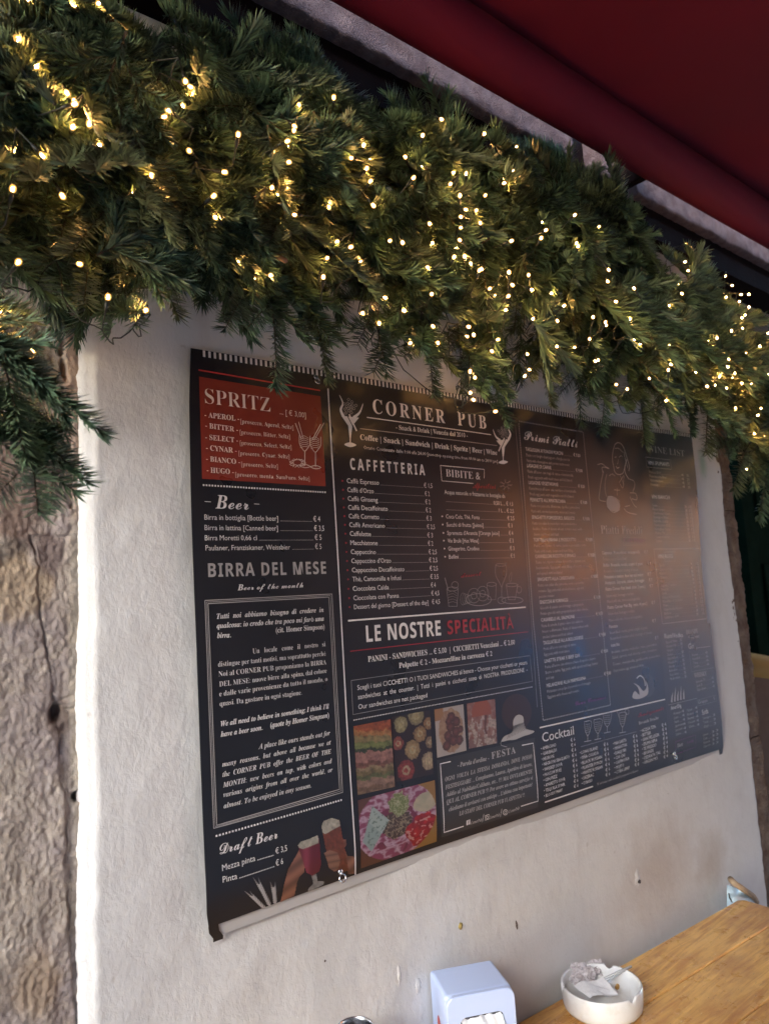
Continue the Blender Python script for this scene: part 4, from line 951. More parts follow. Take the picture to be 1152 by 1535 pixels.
# hooks that hold the banner
def torus_pts(c, r, n=18, tilt=0):
    return [Vector((c[0]+r*math.cos(2*math.pi*i/n), c[1]+r*.25*math.sin(2*math.pi*i/n+tilt), c[2]+r*math.sin(2*math.pi*i/n))) for i in range(n)]
for (px, py, lab, r) in ((513, 1317, 'small steel ring screw through the lower hem of the banner under the beer glasses', .0058), (1012.5, 1135, 'tiny dark ring screw at the lower right hem of the banner', .0045), (476, 571, 'small round steel hook at the top edge of the banner below the fir sprigs', .0045)):
    c0 = at(px, py, .975); h = empty('screw_hook', c0); tag(h, lab, 'hook', 'hooks holding the banner')
    o = tube('ring', torus_pts((0, 0, 0), r), .0011, M_STEEL, h, 6, True)
    tube('shank', [(0, 0, r), (0, .004, r+.002), (0, .035, r+.003)], .0014, M_STEEL, h, 6)
    V, Fc = lathe([(0, .002), (.003, .0018), (.0042, .0004), (.0042, 0)], 14)
    o = mesh_obj('washer', pyd('washer', V, Fc, True), M_STEEL, h); o.rotation_euler = (math.pi/2, 0, 0); o.location = (0, .004, r+.003)

# plugs, filler blobs and screw holes in the plaster
def blob(name, px, py, rx, rz, depth, mat, lab, seed, hole=False):
    c0 = at(px, py, wallY(*[at(px, py, 1).x, at(px, py, 1).z])); root = empty(name, c0); tag(root, lab, 'wall plug')
    V = []; Fc = []; nr, na = 7, 18
    for i in range(nr):
        f = i/(nr-1)
        for k in range(na):
            a = 2*math.pi*k/na; q = 1+.55*noise.noise(Vector((math.cos(a)*2.2+seed, math.sin(a)*1.5, f)))
            V.append((rx*f*q*math.cos(a), -depth*(1-f**2)*(1+.5*noise.noise(Vector((f*3+seed, a, 1)))) + .0006*f, rz*f*q*math.sin(a)))
    for i in range(nr-1):
        for k in range(na): Fc.append((i*na+k, i*na+(k+1) % na, (i+1)*na+(k+1) % na, (i+1)*na+k))
    mesh_obj('filler', pyd('filler', V, Fc, True), mat, root)
    if hole:
        V, Fc = lathe([(0, 0), (.0030, 0), (.0040, .001), (.0040, -.012)], 14)
        o = mesh_obj('plug', pyd('plug', V, Fc, True), simple('plug_'+name, hole, .5), root); o.rotation_euler = (math.pi/2, 0, .2); o.location = (rx*.25, -depth-.0015, -rz*.3)
M_FILL = worn('white_filler', (.66, .65, .64), (.56, .54, .52), 60, .8, .001, 200)
M_HOLE = simple('hole_dark', (.10, .07, .055), .9)  # dark colour stands for shade in dents and holes; tin contents share it
blob('wall_plug', 955, 1318, .0115, .019, .0016, M_FILL, 'white filler blob with a dark plug hole near the table end', 1, (.05, .04, .04))
blob('wall_plug', 690, 1389, .0062, .006, .003, worn('yellow_filler', (.36, .27, .08), (.24, .17, .06), 90, .7), 'yellowish brown plug in the plaster above the napkin holder', 2)
blob('wall_plug', 774, 1388, .0035, .0095, .0015, M_HOLE, 'narrow grey dent in the plaster right above the napkin holder', 3)
blob('wall_plug', 627, 1479, .0075, .0125, .0015, M_FILL, 'raised white hook shaped filler left of the napkin holder', 4)
blob('wall_plug', 598, 1462, .0055, .020, .0016, M_FILL, 'thin upright smear of white filler further left of the napkin holder', 5)
blob('wall_plug', 487, 1441, .0025, .0025, .001, M_HOLE, 'tiny dark nail hole in the plaster below the beer drawing', 6)

# ================================================================== FIR GARLAND
TONE = []
def needle_shoot(V, F, p0, d, up, L, dens, nl, r_stem, curve):
    """one shoot: stem polyline + needles; d direction, up = the lit side"""
    d = d.normalized(); side = d.cross(up).normalized(); up = side.cross(d).normalized(); ST = random.choice((.6, .85, 1.0, 1.2, 1.5))
    n = max(4, int(L/.0017*dens)); pts = []
    p = p0.copy(); dd = d.copy(); step = L/n
    for i in range(n):
        pts.append((p.copy(), dd.copy()))
        dd = (dd + up*curve*step + side*random.gauss(0, .004)).normalized(); p = p + dd*step
    for i, (q, e) in enumerate(pts):
        s = i/n; side_ = e.cross(up).normalized(); up_ = side_.cross(e).normalized()
        taper = (.7+.3*min(1, s*8))*(1-.12*max(0, s-.85)/.15)
        for k in range(3 if s < .96 else 6):
            a = random.uniform(-1.0, 1.0)*1.75
            if random.random() < .48: a = math.copysign(random.uniform(.75, 1.5), random.random()-.5)
            lean = random.uniform(.80, 1.15)*(1.0-.8*random.random()*max(0, s-.9)/.1)
            rad = side_*math.sin(a)+up_*math.cos(a)
            nd = (rad*math.sin(lean)+e*math.cos(lean)).normalized()
            l = nl*1.40*taper*random.uniform(.82, 1.1); w = .00148*random.uniform(.85, 1.15)
            wv = e.cross(nd).normalized()*w
            tipd = (nd+up_*.22+e*.10).normalized()
            b0 = len(V); m = q+nd*l*.5; tp = m+tipd*l*.5
            V += [q-wv*.6, q+wv*.6, m-wv, m+wv, tp]
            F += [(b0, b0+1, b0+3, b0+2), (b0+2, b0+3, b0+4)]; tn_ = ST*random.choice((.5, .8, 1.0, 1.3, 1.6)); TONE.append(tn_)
    return [x_[0] for x_ in pts]+[p]
def make_branch(kind, seed):
    random.seed(seed); V = []; F = []; SV = []; SF = []; TONE.clear()
    def stem(P, r):
        a, b = tube_data([P[i] for i in range(0, len(P), max(1, len(P)//7))]+[P[-1]], lambda s: r*(1-.6*s), 5); k = len(SV); SV.extend(a); SF.extend([tuple(i+k for i in f) for f in b])
    X = Vector((1, 0, 0)); Z = Vector((0, 0, 1))
    L = 1.0*random.uniform(.19, .23) if kind == 'fan' else (random.uniform(.14, .17) if kind == 'twig' else .17)
    cv = random.uniform(-1.6, -.2) if kind != 'spray' else -.25
    P = needle_shoot(V, F, Vector((0, 0, 0)), X, Z, L, .85, .0225, .002, cv); stem(P, .0022 if kind == 'fan' else .0014)
    n = 3 if kind == 'fan' else (random.choice((1, 2)) if kind == 'twig' else 0)
    for i in range(n):
        s = (.12+.62*i/n) if kind == 'fan' else .1+.3*i/n; q = P[int(s*(len(P)-1))]
        for sg in (-1, 1):
            if random.random() < .12: continue
            a = random.uniform(.62, .95); l = max(.062, (L*(.58-.30*s))*random.uniform(.85, 1.15))
            d_ = Vector((math.cos(a), sg*math.sin(a), random.uniform(-.18, .12)))
            Q = needle_shoot(V, F, q, d_, Z+Vector((0, sg*.1, 0)), l, .85, .0215, .0014, random.uniform(-3, .5)); stem(Q, .0013)
            if kind == 'fan' and l > .1:
                for sg2 in (-1, 1):
                    q2 = Q[int(.4*len(Q))]; a2 = math.atan2(d_.y, d_.x)+sg2*.75
                    R = needle_shoot(V, F, q2, Vector((math.cos(a2), math.sin(a2), -.05)), Z, l*.42, .8, .019, .001, -1); stem(R, .001)
    nb = len(V); k = nb; V += SV; nf = len(F); F += [tuple(i+k for i in f) for f in SF]
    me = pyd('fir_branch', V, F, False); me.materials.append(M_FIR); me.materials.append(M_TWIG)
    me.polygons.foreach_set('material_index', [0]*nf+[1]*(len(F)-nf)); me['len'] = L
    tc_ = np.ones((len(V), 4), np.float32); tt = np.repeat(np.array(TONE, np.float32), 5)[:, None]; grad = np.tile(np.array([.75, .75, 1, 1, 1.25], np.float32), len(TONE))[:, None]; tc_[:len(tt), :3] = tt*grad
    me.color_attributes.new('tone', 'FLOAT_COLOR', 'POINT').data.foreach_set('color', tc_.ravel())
    return me
FANS = [make_branch('fan', 20+i) for i in range(7)]; TWIGS = [make_branch('twig', 60+i) for i in range(5)]; SPRAYS = [make_branch('spray', 90+i) for i in range(3)]
random.seed(11)
gar = empty('fir_garland', (1.0, .88, EYE+.55)); tag(gar, 'thick swag of cut green fir branches along the top of the wall under the awning', 'garland')
LOW = [(-200, 400), (0, 390), (130, 415), (170, 430), (210, 450), (270, 445), (320, 450), (345, 470), (400, 500), (430, 505), (500, 500), (540, 490), (590, 520), (650, 545), (700, 535), (740, 570), (775, 590), (800, 560), (835, 575), (870, 575), (910, 610), (960, 620), (1000, 630), (1050, 630), (1100, 690), (1152, 740), (1400, 800)]
TOP = [(-200, -60), (0, -30), (140, 0), (170, 35), (235, 45), (285, 25), (300, -20), (420, 20), (500, 70), (515, 135), (560, 165), (640, 150), (740, 190), (830, 225), (860, 205), (905, 240), (945, 285), (1000, 350), (1060, 400), (1152, 455), (1400, 560)]
def low(x): return float(np.interp(x, [p[0] for p in LOW], [p[1] for p in LOW]))
def top(x): return float(np.interp(x, [p[0] for p in TOP], [p[1] for p in TOP]))
def Yfront(px, py):
    """depth of the face of the swag: bulges towards the street in its middle"""
    s = (py-top(px))/(low(px)-top(px)); s = max(0, min(1, s))
    return .955 - .175*math.sin(math.pi*(.12+.80*s))**.8
def orient(o, p, d, nrm, scale=1.0, flip=1):
    d = d.normalized(); n_ = (nrm - d*nrm.dot(d)).normalized(); s_ = n_.cross(d)*flip
    Mx = Matrix.Identity(4)
    for i in range(3): Mx[i][0] = d[i]*scale; Mx[i][1] = s_[i]*scale; Mx[i][2] = n_[i]*scale; Mx[i][3] = p[i]-gar.location[i]
    return Mx
count = 0
BR = []
def put(me, p, tip, nrm, scale=None):
    global count
    tip = tip-(tip-p).normalized()*.012
    d = tip-p; sc = scale or d.length/me['len']; sc = min(1.25, max(.80, sc)); p = tip-d.normalized()*me['len']*sc
    o = bpy.data.objects.new('fir_branch', me); COL.objects.link(o); o.parent = gar; o.matrix_local = orient(o, p, d, nrm, sc); count += 1
    return o
def nrmv(s=.45): return Vector((random.gauss(0, s), -1, .45+random.gauss(0, s*.7)))
HERO = [((405, 440), (424, 583), .83), ((372, 425), (335, 492), .85), ((450, 440), (505, 520), .84), ((470, 470), (502, 575), .85), ((135, 385), (128, 462), .86), ((180, 400), (205, 495), .87), ((230, 385), (278, 482), .86), ((215, 330), (268, 440), .84),
 ((560, 470), (590, 568), .86), ((600, 470), (560, 560), .87), ((640, 500), (655, 598), .87), ((690, 520), (700, 590), .87), ((715, 540), (772, 600), .84), ((735, 560), (768, 642), .83), ((700, 570), (745, 615), .85), ((800, 520), (836, 610), .88), ((860, 540), (878, 640), .88), ((880, 560), (925, 615), .87),
 ((905, 570), (905, 650), .88), ((955, 570), (975, 668), .88), ((985, 580), (1020, 655), .87), ((1030, 590), (1035, 650), .87), ((1060, 590), (1062, 682), .86), ((1090, 590), (1120, 672), .85), ((1125, 620), (1108, 735), .84), ((1150, 620), (1146, 780), .84), ((1100, 640), (1090, 690), .86),
 ((-10, 505), (85, 570), .76), ((30, 545), (165, 662), .72), ((0, 520), (45, 700), .73), ((20, 640), (62, 700), .74), ((45, 690), (132, 742), .74), ((48, 690), (58, 774), .73), ((50, 688), (-14, 752), .74), ((-20, 490), (60, 545), .78), ((0, 540), (120, 625), .75), ((-30, 560), (30, 640), .78),
 ((325, 110), (392, 20), .84), ((300, 110), (325, 30), .86), ((360, 120), (512, 128), .83), ((390, 100), (505, 105), .86), ((180, 60), (260, 40), .86), ((220, 80), (320, 75), .86), ((150, 60), (190, 50), .88), ((400, 95), (450, 60), .87),
 ((560, 230), (600, 160), .86), ((600, 215), (660, 178), .85), ((640, 220), (760, 240), .82), ((850, 290), (858, 212), .86), ((870, 270), (905, 250), .87), ((900, 290), (950, 330), .84), ((945, 350), (990, 352), .83), ((950, 350), (1000, 412), .82), ((960, 380), (965, 440), .84),
 ((1000, 500), (1110, 465), .84), ((1030, 500), (1152, 470), .85), ((700, 230), (735, 195), .88), ((225, 200), (130, 210), .82), ((160, 210), (90, 90), .82), ((50, 110), (10, 20), .82), ((60, 200), (-10, 120), .80), ((170, 220), (280, 170), .80), ((170, 300), (100, 385), .80), ((240, 300), (340, 400), .80)]
for (a, b, Y) in HERO:
    L_ = math.hypot(b[0]-a[0], b[1]-a[1]); me = random.choice(SPRAYS if (L_ < 70 and a[0] > 60) or (a[0] < 60 and b[0] > 140) else TWIGS); Yt = Y-random.uniform(.0, .03)
    put(me, at(a[0], a[1], Y+.02), at(b[0], b[1], Yt), nrmv(.25))
tries = 0
while count < 262 and tries < 30000:
    tries += 1
    frac = count/288.0
    px = random.uniform(-120, 1230); t0, l0 = top(px), low(px); py = random.uniform(t0+10, l0-30)
    s = (py-t0)/(l0-t0); depth = random.choice((.0, .02, .045, .075)); Y = Yfront(px, py)+depth
    u = random.random()
    if s < .22 and u < .55: ang = random.uniform(-150, -20)        # upwards and outwards along the top
    elif u < .82: ang = random.gauss(78, 38)                         # hanging
    else: ang = random.uniform(-60, 240)
    ang = math.radians(ang); Lp = random.uniform(95, 175); ex, ey = px+Lp*math.cos(ang), py+Lp*math.sin(ang)
    if ey > low(ex)-22 or ey < top(ex)+12: continue
    Yt = Yfront(ex, ey)+random.uniform(-.012, .03)
    put(random.choice(FANS if random.random() < .72 else TWIGS), at(px, py, Y), at(ex, ey, Yt), nrmv())
# inner mass of the same branches, behind the ones that can be told apart
AV, AF, AT, off = [], [], [], 0
for i in range(75):
    for _ in range(60):
        px = random.uniform(-150, 1260); t0, l0 = top(px), low(px); py = random.uniform(t0+25, l0-60)
        ang = math.radians(random.uniform(-30, 210) if py < t0+120 else random.gauss(85, 55)); Lp = random.uniform(100, 150); ex, ey = px+Lp*math.cos(ang), py+Lp*math.sin(ang)
        if ey < low(ex)-18 and ey > top(ex)+12: break
    me = random.choice(FANS); p = at(px, py, min(.965, Yfront(px, py)+.07)); q = at(ex, ey, min(.965, Yfront(ex, ey)+random.uniform(.06, .11)))
    Mx = np.array(orient(None, p, q-p, nrmv(.6), 1.05)); n_ = len(me.vertices)
    co = np.empty(n_*3, np.float32); me.vertices.foreach_get('co', co); co = co.reshape(-1, 3) @ Mx[:3, :3].T + Mx[:3, 3]
    AV.append(co); tc_ = np.empty(n_*4, np.float32); me.color_attributes['tone'].data.foreach_get('color', tc_); AT.append(tc_)
    if not hasattr(make_branch, 'c'): make_branch.c = {}
    if me.name not in make_branch.c: make_branch.c[me.name] = [[tuple(q_.vertices) for q_ in me.polygons]]
    AF.append([tuple(v_+off for v_ in f) for f in make_branch.c[me.name][0] if f[0] < n_ and (len(f) == 3 or f[0] % 1 == 0)]); off += n_
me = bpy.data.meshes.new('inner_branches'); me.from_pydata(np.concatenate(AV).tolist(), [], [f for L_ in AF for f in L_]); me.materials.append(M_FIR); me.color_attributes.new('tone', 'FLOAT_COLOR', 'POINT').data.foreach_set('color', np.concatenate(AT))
o = bpy.data.objects.new('inner_branches', me); COL.objects.link(o); o.parent = gar; tag(o, kind='stuff')
# a few bare cut stem ends and the rope they are tied to
rope = [at(x_, (top(x_)+low(x_))/2+8*math.sin(x_/60), .95) for x_ in range(-150, 1260, 30)]
o = tube('support_rope', rope, .012, worn('brown_rope', (.05, .035, .022), (.09, .06, .035), 60, .9), None, 7); world_child(o, gar)
for (a, b) in (((408, 380), (428, 391)),):
    o = tube('cut_stem', [at(a[0], a[1], .80), at(b[0], b[1], .775)], .0034, simple('cut_wood', (.16, .085, .045), .7), None, 8); world_child(o, gar)

# ================================================================== FAIRY LIGHTS
BULBS = [(83,129),(98,135),(107,157),(113,147),(133,181),(144,219),(60,229),(18,288),(108,193),(91,289),(228,265),(244,300),(317,296),(325,328),(277,118),(281,128),(272,154),(243,176),(256,168),(286,145),(285,227),(356,206),(332,257),(365,360),(355,387),(25,396),(116,395),(27,64),(150,4),(106,8),(40,2),(49,100),(132,92),(163,51),
(448,155),(439,187),(441,193),(427,213),(433,219),(413,240),(431,243),(408,279),(417,289),(430,282),(426,307),(444,322),(500,149),(512,149),(507,186),(528,237),(550,236),(544,221),(547,255),(553,274),(557,305),(494,312),(489,360),(507,361),(522,371),(491,386),(541,391),(404,412),(378,413),(659,177),(632,206),(608,237),(617,269),(583,361),(602,361),(643,333),(676,274),(690,283),(689,296),(696,313),(692,325),(690,341),(690,361),(680,373),(679,388),(696,387),(705,398),(721,401),(717,408),(726,294),(698,263),(724,203),(771,219),(765,255),(753,275),(712,318),(720,336),(763,362),(643,403),(762,411),
(646,442),(647,487),(602,464),(612,515),(657,516),(699,489),(709,499),(735,525),(725,535),(704,560),(711,564),(704,590),(707,597),(739,617),(790,530),(791,552),(785,566),(824,438),(843,460),(834,479),(834,518),(883,509),(888,478),(862,520),(893,542),(766,425),(735,431),(740,444),(760,446),(792,414),(763,411),(794,433),(809,359),(815,346),(863,365),(865,372),(859,324),(897,340),(743,510),(797,480),(757,468),(484,419),(545,472),(568,488),(574,444),
(1026,366),(1024,393),(1032,406),(1053,395),(1087,413),(1095,427),(1087,444),(1107,453),(1120,441),(1108,441),(1122,462),(1110,475),(1116,473),(1096,498),(1111,493),(1074,508),(1058,513),(1067,516),(1053,511),(1058,530),(1064,530),(1091,536),(1073,541),(1088,549),(1101,558),(1106,570),(1111,573),(1096,567),(1078,563),(1074,571),(1070,578),(1057,578),(1125,577),(1123,587),(1089,583),(1102,611),(1140,612),(1134,623),(1144,656),(1128,650),(1126,660),(1118,704),(1037,545),(1040,558),(1003,518),(1003,536),(1003,545),(1001,557),(973,568),(996,602),(921,576),(938,585),(896,541),(906,485),(908,487),(942,479),(964,485),(949,508),(956,515),(920,451),(951,434),(1002,457),(1014,425),(1020,438),(910,402),(909,420),(1152,560),(1149,500),(1138,517),(1115,525),(1117,531),
(161,450),(201,439),(217,467),(2,467),(3,495),(52,530),(46,536),(34,543)]
random.seed(5)
fl = empty('fairy_lights', (1.0, .82, EYE+.55)); tag(fl, 'string of warm white LED fairy lights wound through the fir garland', 'string lights')
# bulb mesh: faintly glowing amber lens, glowing core, dark socket and lead; axis +Z is the tip
def capsule(r, L, z0, n=10):
    prof = [(0.0001, z0)]+[(r*math.sin(a), z0+r-r*math.cos(a)) for a in (.5, 1.0, 1.57)]+[(r*math.cos(a), z0+L-r+r*math.sin(a)) for a in (0.0, .5, 1.0)]+[(.0001, z0+L)]
    return lathe(prof, n)
V = []; Fc = []; MI = []
for (vv_, ff_), mi in ((capsule(.0013, .0046, .0012), 0), (capsule(.0034, .0086, -.0006), 1), (lathe([(.0001, 0), (.0023, 0), (.0026, -.006), (.0018, -.011), (.0009, -.012), (.0008, -.034)], 8), 2)):
    k = len(V); V += vv_; Fc += [tuple(i+k for i in f) for f in ff_]; MI += [mi]*len(ff_)
bme = pyd('bulb', V, Fc, True)
for m_ in (M_LED, M_LENS, M_WIRE): bme.materials.append(m_)
bme.polygons.foreach_set('material_index', MI)
pos = []
for (x_, y_) in BULBS:
    Y = (Yfront(x_, y_) if y_ < low(x_) and x_ > -5 else .83) - random.choice((.030, .022, .010, -.004)); 
    if x_ < 60 and y_ > 455: Y = .81
    pos.append((at(x_, y_, Y), True))
while len(pos) < 284:       # deeper lights and those beyond the frame
    x_ = random.choice((random.uniform(-150, -8), random.uniform(1160, 1290), random.uniform(-8, 1150) if len(pos) < 275 else 1200)); y_ = random.uniform(top(x_)+25, low(x_)-25)
    pos.append((at(x_, y_, Yfront(x_, y_)+random.uniform(.01, .05)), False))
for p, fr in pos:
    o = bpy.data.objects.new('bulb', bme); COL.objects.link(o); o.parent = fl
    o.location = p-fl.location; d_ = Vector((random.gauss(0, .8), -random.uniform(.1, .9), random.gauss(0, .8))).normalized()
    o.rotation_mode = 'QUATERNION'; o.rotation_quaternion = d_.to_track_quat('Z', 'Y')
    o['d'] = 0; del o['d']; BR.append((p, d_))
left = list(range(len(BR))); left.sort(key=lambda i: BR[i][0].x); cur = left.pop(0); chain = [cur]; WV, WF = [], []
def lay_wire(a, b):
    pts = []
    for i in range(9):
        s = i/8; q = a.lerp(b, s); q += Vector((.006*math.sin(s*9+a.x*40)*math.sin(math.pi*s), .020*math.sin(math.pi*s), -.012*math.sin(math.pi*s)+.004*math.sin(s*13+a.z*50)*math.sin(math.pi*s))); pts.append(q)
    v_, f_ = tube_data(pts, .0009, 5); k = len(WV); WV.extend(v_); WF.extend([tuple(i+k for i in f) for f in f_])
while left:
    a = BR[cur][0]; j = min(left, key=lambda i: (BR[i][0]-a).length+.3*max(0, a.x-BR[i][0].x)); left.remove(j)
    pa, pb = BR[cur][0]-BR[cur][1]*.033, BR[j][0]-BR[j][1]*.033
    if (pb-pa).length < .22: lay_wire(pa, pb)
    cur = j
o = mesh_obj('wire', pyd('wire', WV, WF, True), M_WIRE); world_child(o, fl); tag(o, kind='stuff')

# ================================================================== TABLE AND WHAT STANDS ON IT
ZTAB = EYE-.80
A = Vector((1.122, .996, 0)); B = Vector((1.866, .948, 0)); dirx = (B-A).normalized(); diry = Vector((dirx.y, -dirx.x, 0))    # diry: towards the street
tb = empty('wooden_table', A+dirx*.1); tag(tb, 'varnished orange brown plank table pushed against the wall at lower right', 'table')
t = NT('varnished_pine'); v = t.coord((1, 1, 1), 'Object'); vs = t.coord((.9, 9, 9)); vd = t.coord((24, 190, 1))
g = t.noise(vs, 7, 6, .62, 1.4); big = t.noise(v, 7, 4, .6); scr = t.noise(vd, 2.6, 3, .6)
c = t.mix(t.ramp(g, [(.38, 0.), (.60, 1.)]), (.58, .27, .065), (.88, .52, .15))
c = t.mix(t.math('MULTIPLY', t.ramp(big, [(.42, 0.), (.72, 1.)]), .7), c, (.36, .13, .035))
c = t.mix(t.ramp(scr, [(.66, 0.), (.70, .85)]), c, (.05, .018, .010))
t.rough(t.ramp(t.noise(v, 25, 4, .6), [(.3, .22), (.7, .48)])); t.b.inputs['Coat Weight'].default_value = .5; t.b.inputs['Coat Roughness'].default_value = .25
sp_ = t.n('ShaderNodeSeparateXYZ'); t.l(v, sp_.inputs[0]); kp = at_z(1125, 1500, EYE-.80)-(A+dirx*.1)
def tspot(x, y, r):
    a = t.math('DIVIDE', t.math('SUBTRACT', sp_.outputs[0], x), r); b = t.math('DIVIDE', t.math('SUBTRACT', sp_.outputs[1], y), r*.6)
    d = t.math('ADD', t.math('SQRT', t.math('ADD', t.math('MULTIPLY', a, a), t.math('MULTIPLY', b, b))), t.math('MULTIPLY', t.math('SUBTRACT', t.noise(v, 40, 4, .65), .5), 1.6))
    return t.ramp(d, [(.75, 1.), (1., 0.)])
c = t.mix(t.math('MULTIPLY', tspot(kp.x, kp.y, .045), .85), c, (.05, .025, .018))
c = t.mix(t.math('MULTIPLY', tspot(kp.x-.05, kp.y-.05, .10), .5), c, (.34, .11, .035))
c = t.mix(t.ramp(t.noise(t.coord((30, 160, 1)), 1.5, 2, .5), [(.72, 0.), (.76, .6)]), c, (.95, .78, .5)); t.base(c)
b1 = t.bump(g, .0012, .6); t.bump(scr, .001, .4, b1); M_PINE = t.m
def frame_m(ori): return Matrix(((dirx.x, -diry.x, 0, ori.x), (dirx.y, -diry.y, 0, ori.y), (0, 0, 1, 0), (0, 0, 0, 1)))
# local x along the table, local y away from the wall (negative), built straight in world coordinates
def tw(u, w, z): p = A+dirx*u+diry*w; return Vector((p.x, p.y, z))
U0, U1 = -.72, (B-A).length+.004
wid = [0, .118, .262, .41, .56, .70]
for i in range(5):
    w0, w1 = wid[i]+(.0011 if i else 0), wid[i+1]-.0011; r = .016 if i == 0 else .004
    out = [(U0, w0), ] ; n = 8
    P = [(U0, w0)]
    P += [(U1-r+r*math.sin(a), w0+r-r*math.cos(a)) for a in np.linspace(0, math.pi/2, 7)] + [(U1, w1), (U0, w1)]
    P = P[:1] + [(U0+(U1-r-U0)*s, w0) for s in np.linspace(.05, .98, 40)] + P[1:-2] + [(U1, w1)] + [(U1+(U0-U1)*s, w1) for s in np.linspace(.02, .98, 40)] + [(U0, w1)]
    V = []; m = len(P)
    cx = sum(p[0] for p in P)/m; cw = sum(p[1] for p in P)/m
    def ins(p, k): return (p[0]+(k if p[0] < cx else -k)*(1 if abs(p[0]-cx) > abs(U1-U0)*.49 else 0), p[1]+(k if p[1] < cw else -k))
    lv = i*.0006 if i % 2 else 0
    for (k, z) in ((0, -.036), (0, -.003), (.0012, -.0008), (.003, 0)):
        for p in P:
            q = ins(p, k); V.append(tw(q[0], q[1], ZTAB+z-lv))
    Fc = []
    for a in range(3):
        for b in range(m): Fc.append((a*m+b, a*m+(b+1) % m, (a+1)*m+(b+1) % m, (a+1)*m+b))
    Fc.append(tuple(range(3*m, 4*m))); Fc.append(tuple(range(m))[::-1])
    o = mesh_obj('plank', pyd('plank', V, Fc, False), M_PINE); world_child(o, tb)
for u in (-.6, U1-.12):
    for w in (.08, .60):
        bm = bmesh.new(); c_ = tw(u, w, 0); rbox(bm, c_.x, c_.y, (ZTAB-.036)/2, .06, .06, ZTAB-.037, .004); o = bm_obj('leg', bm, M_PINE); world_child(o, tb)
bm = bmesh.new(); c_ = tw((U0+U1)/2, .35, 0); rbox(bm, c_.x, c_.y, ZTAB-.09, U1-U0-.2, .03, .08, .003, rot=Matrix.Rotation(math.atan2(dirx.y, dirx.x), 3, 'Z')); o = bm_obj('apron', bm, M_PINE); world_child(o, tb)

# napkin dispenser: enamelled steel box, slot in the front with a white napkin
zt = EYE-.635; Pc = [at_z(*p, zt) for p in ((637.5, 1456), (728, 1439), (771, 1481), (680.5, 1498))]
cen = sum(Pc, Vector())/4; ex = ((Pc[1]-Pc[0])+(Pc[2]-Pc[3])).normalized(); ang = math.atan2(ex.y, ex.x)
wx = ((Pc[1]-Pc[0]).length+(Pc[2]-Pc[3]).length)/2; wy = ((Pc[3]-Pc[0]).length+(Pc[2]-Pc[1]).length)/2; hh = zt-ZTAB; wx *= 1.06
M_ENAM = NT('pale_blue_enamel'); M_ENAM.base((.50, .60, .84)).rough(.32); M_ENAM.b.inputs['Coat Weight'].default_value = .3; M_ENAM = M_ENAM.m
nd = empty('napkin_holder', (cen.x, cen.y, ZTAB+.001), (0, 0, ang)); tag(nd, 'pale blue metal napkin dispenser on the table edge with a white napkin poking out', 'napkin holder')
bm = bmesh.new(); rbox(bm, 0, .004, hh/2, wx, wy-.012, hh, .007, 4); bm_obj('body', bm, M_ENAM, nd, True)
# raised front bezel with a window
bm = bmesh.new(); yf_ = -wy/2+.001
outer = [(-wx/2+.0, 0), (wx/2, 0), (wx/2, hh-.004), (wx/2-.012, hh+.002), (-wx/2+.012, hh+.002), (-wx/2, hh-.004)]
def rrect(x0, x1, z0, z1, r, n=6):
    P = []
    for (cx, cz, a0) in ((x1-r, z0+r, -90), (x1-r, z1-r, 0), (x0+r, z1-r, 90), (x0+r, z0+r, 180)):
        for i in range(n+1): a = math.radians(a0+90*i/n); P.append((cx+r*math.cos(a), cz+r*math.sin(a)))
    return P
O = rrect(-wx/2-.001, wx/2+.001, 0.0, hh+.0015, .014); I = rrect(-wx/2+.019, wx/2-.019, .028, hh-.030, .010); m = len(O)
V = []
for (R_, y) in ((O, .006), (O, -.0005), ([(x_*.985, z_*.985+.001) for x_, z_ in O], -.002), (I, -.002), (I, .012)):
    V += [(x_, yf_+y, z_) for x_, z_ in R_]
Fc = [(a*m+b, a*m+(b+1) % m, (a+1)*m+(b+1) % m, (a+1)*m+b) for a in range(4) for b in range(m)]
mesh_obj('front_plate', pyd('front_plate', V, Fc, False), M_ENAM, nd)
mesh_obj('slot', pyd('slot', [(x_, yf_+.0035, z_) for x_, z_ in I], [tuple(range(m))]), simple('slot_shade', (.05, .05, .06), .6), nd)  # dark sheet painted for the shade inside the opening
M_PAPER = worn('white_tissue', (.80, .80, .80), (.70, .70, .71), 30, .9, .0015, 90)
V = []; nu, nv = 22, 16
for i in range(nu):
    for j in range(nv):
        u, w = i/(nu-1), j/(nv-1)
        V.append((-.034+.066*u+.004*math.sin(w*5), yf_+.003-.030*math.sin(w*1.9)-.004*noise3(u, w, 1, 4, 3), hh-.034-.075*w-.010*w*u+.007*math.sin(u*7)*w+.006*noise3(u, w, 5, 3, 3)))
V = np.array(V); Fq = grid_faces(nu, nv)
mesh_obj('napkin', np_mesh('napkin', V, Fq), M_PAPER, nd)
V = V+np.array([.003, .006, .003]); mesh_obj('napkin', np_mesh('napkin', V, Fq), M_PAPER, nd)
V, Fc = lathe([(.0001, .0004), (.007, .0004), (.008, 0)], 20); o = mesh_obj('red_mark', pyd('red_mark', V, Fc, True), simple('red_print', (.50, .06, .04), .4), nd); o.rotation_euler = (0, -math.pi/2, 0); o.location = (-wx/2-.0004, .005, hh-.062); o.scale = (1.5, 1, 1)

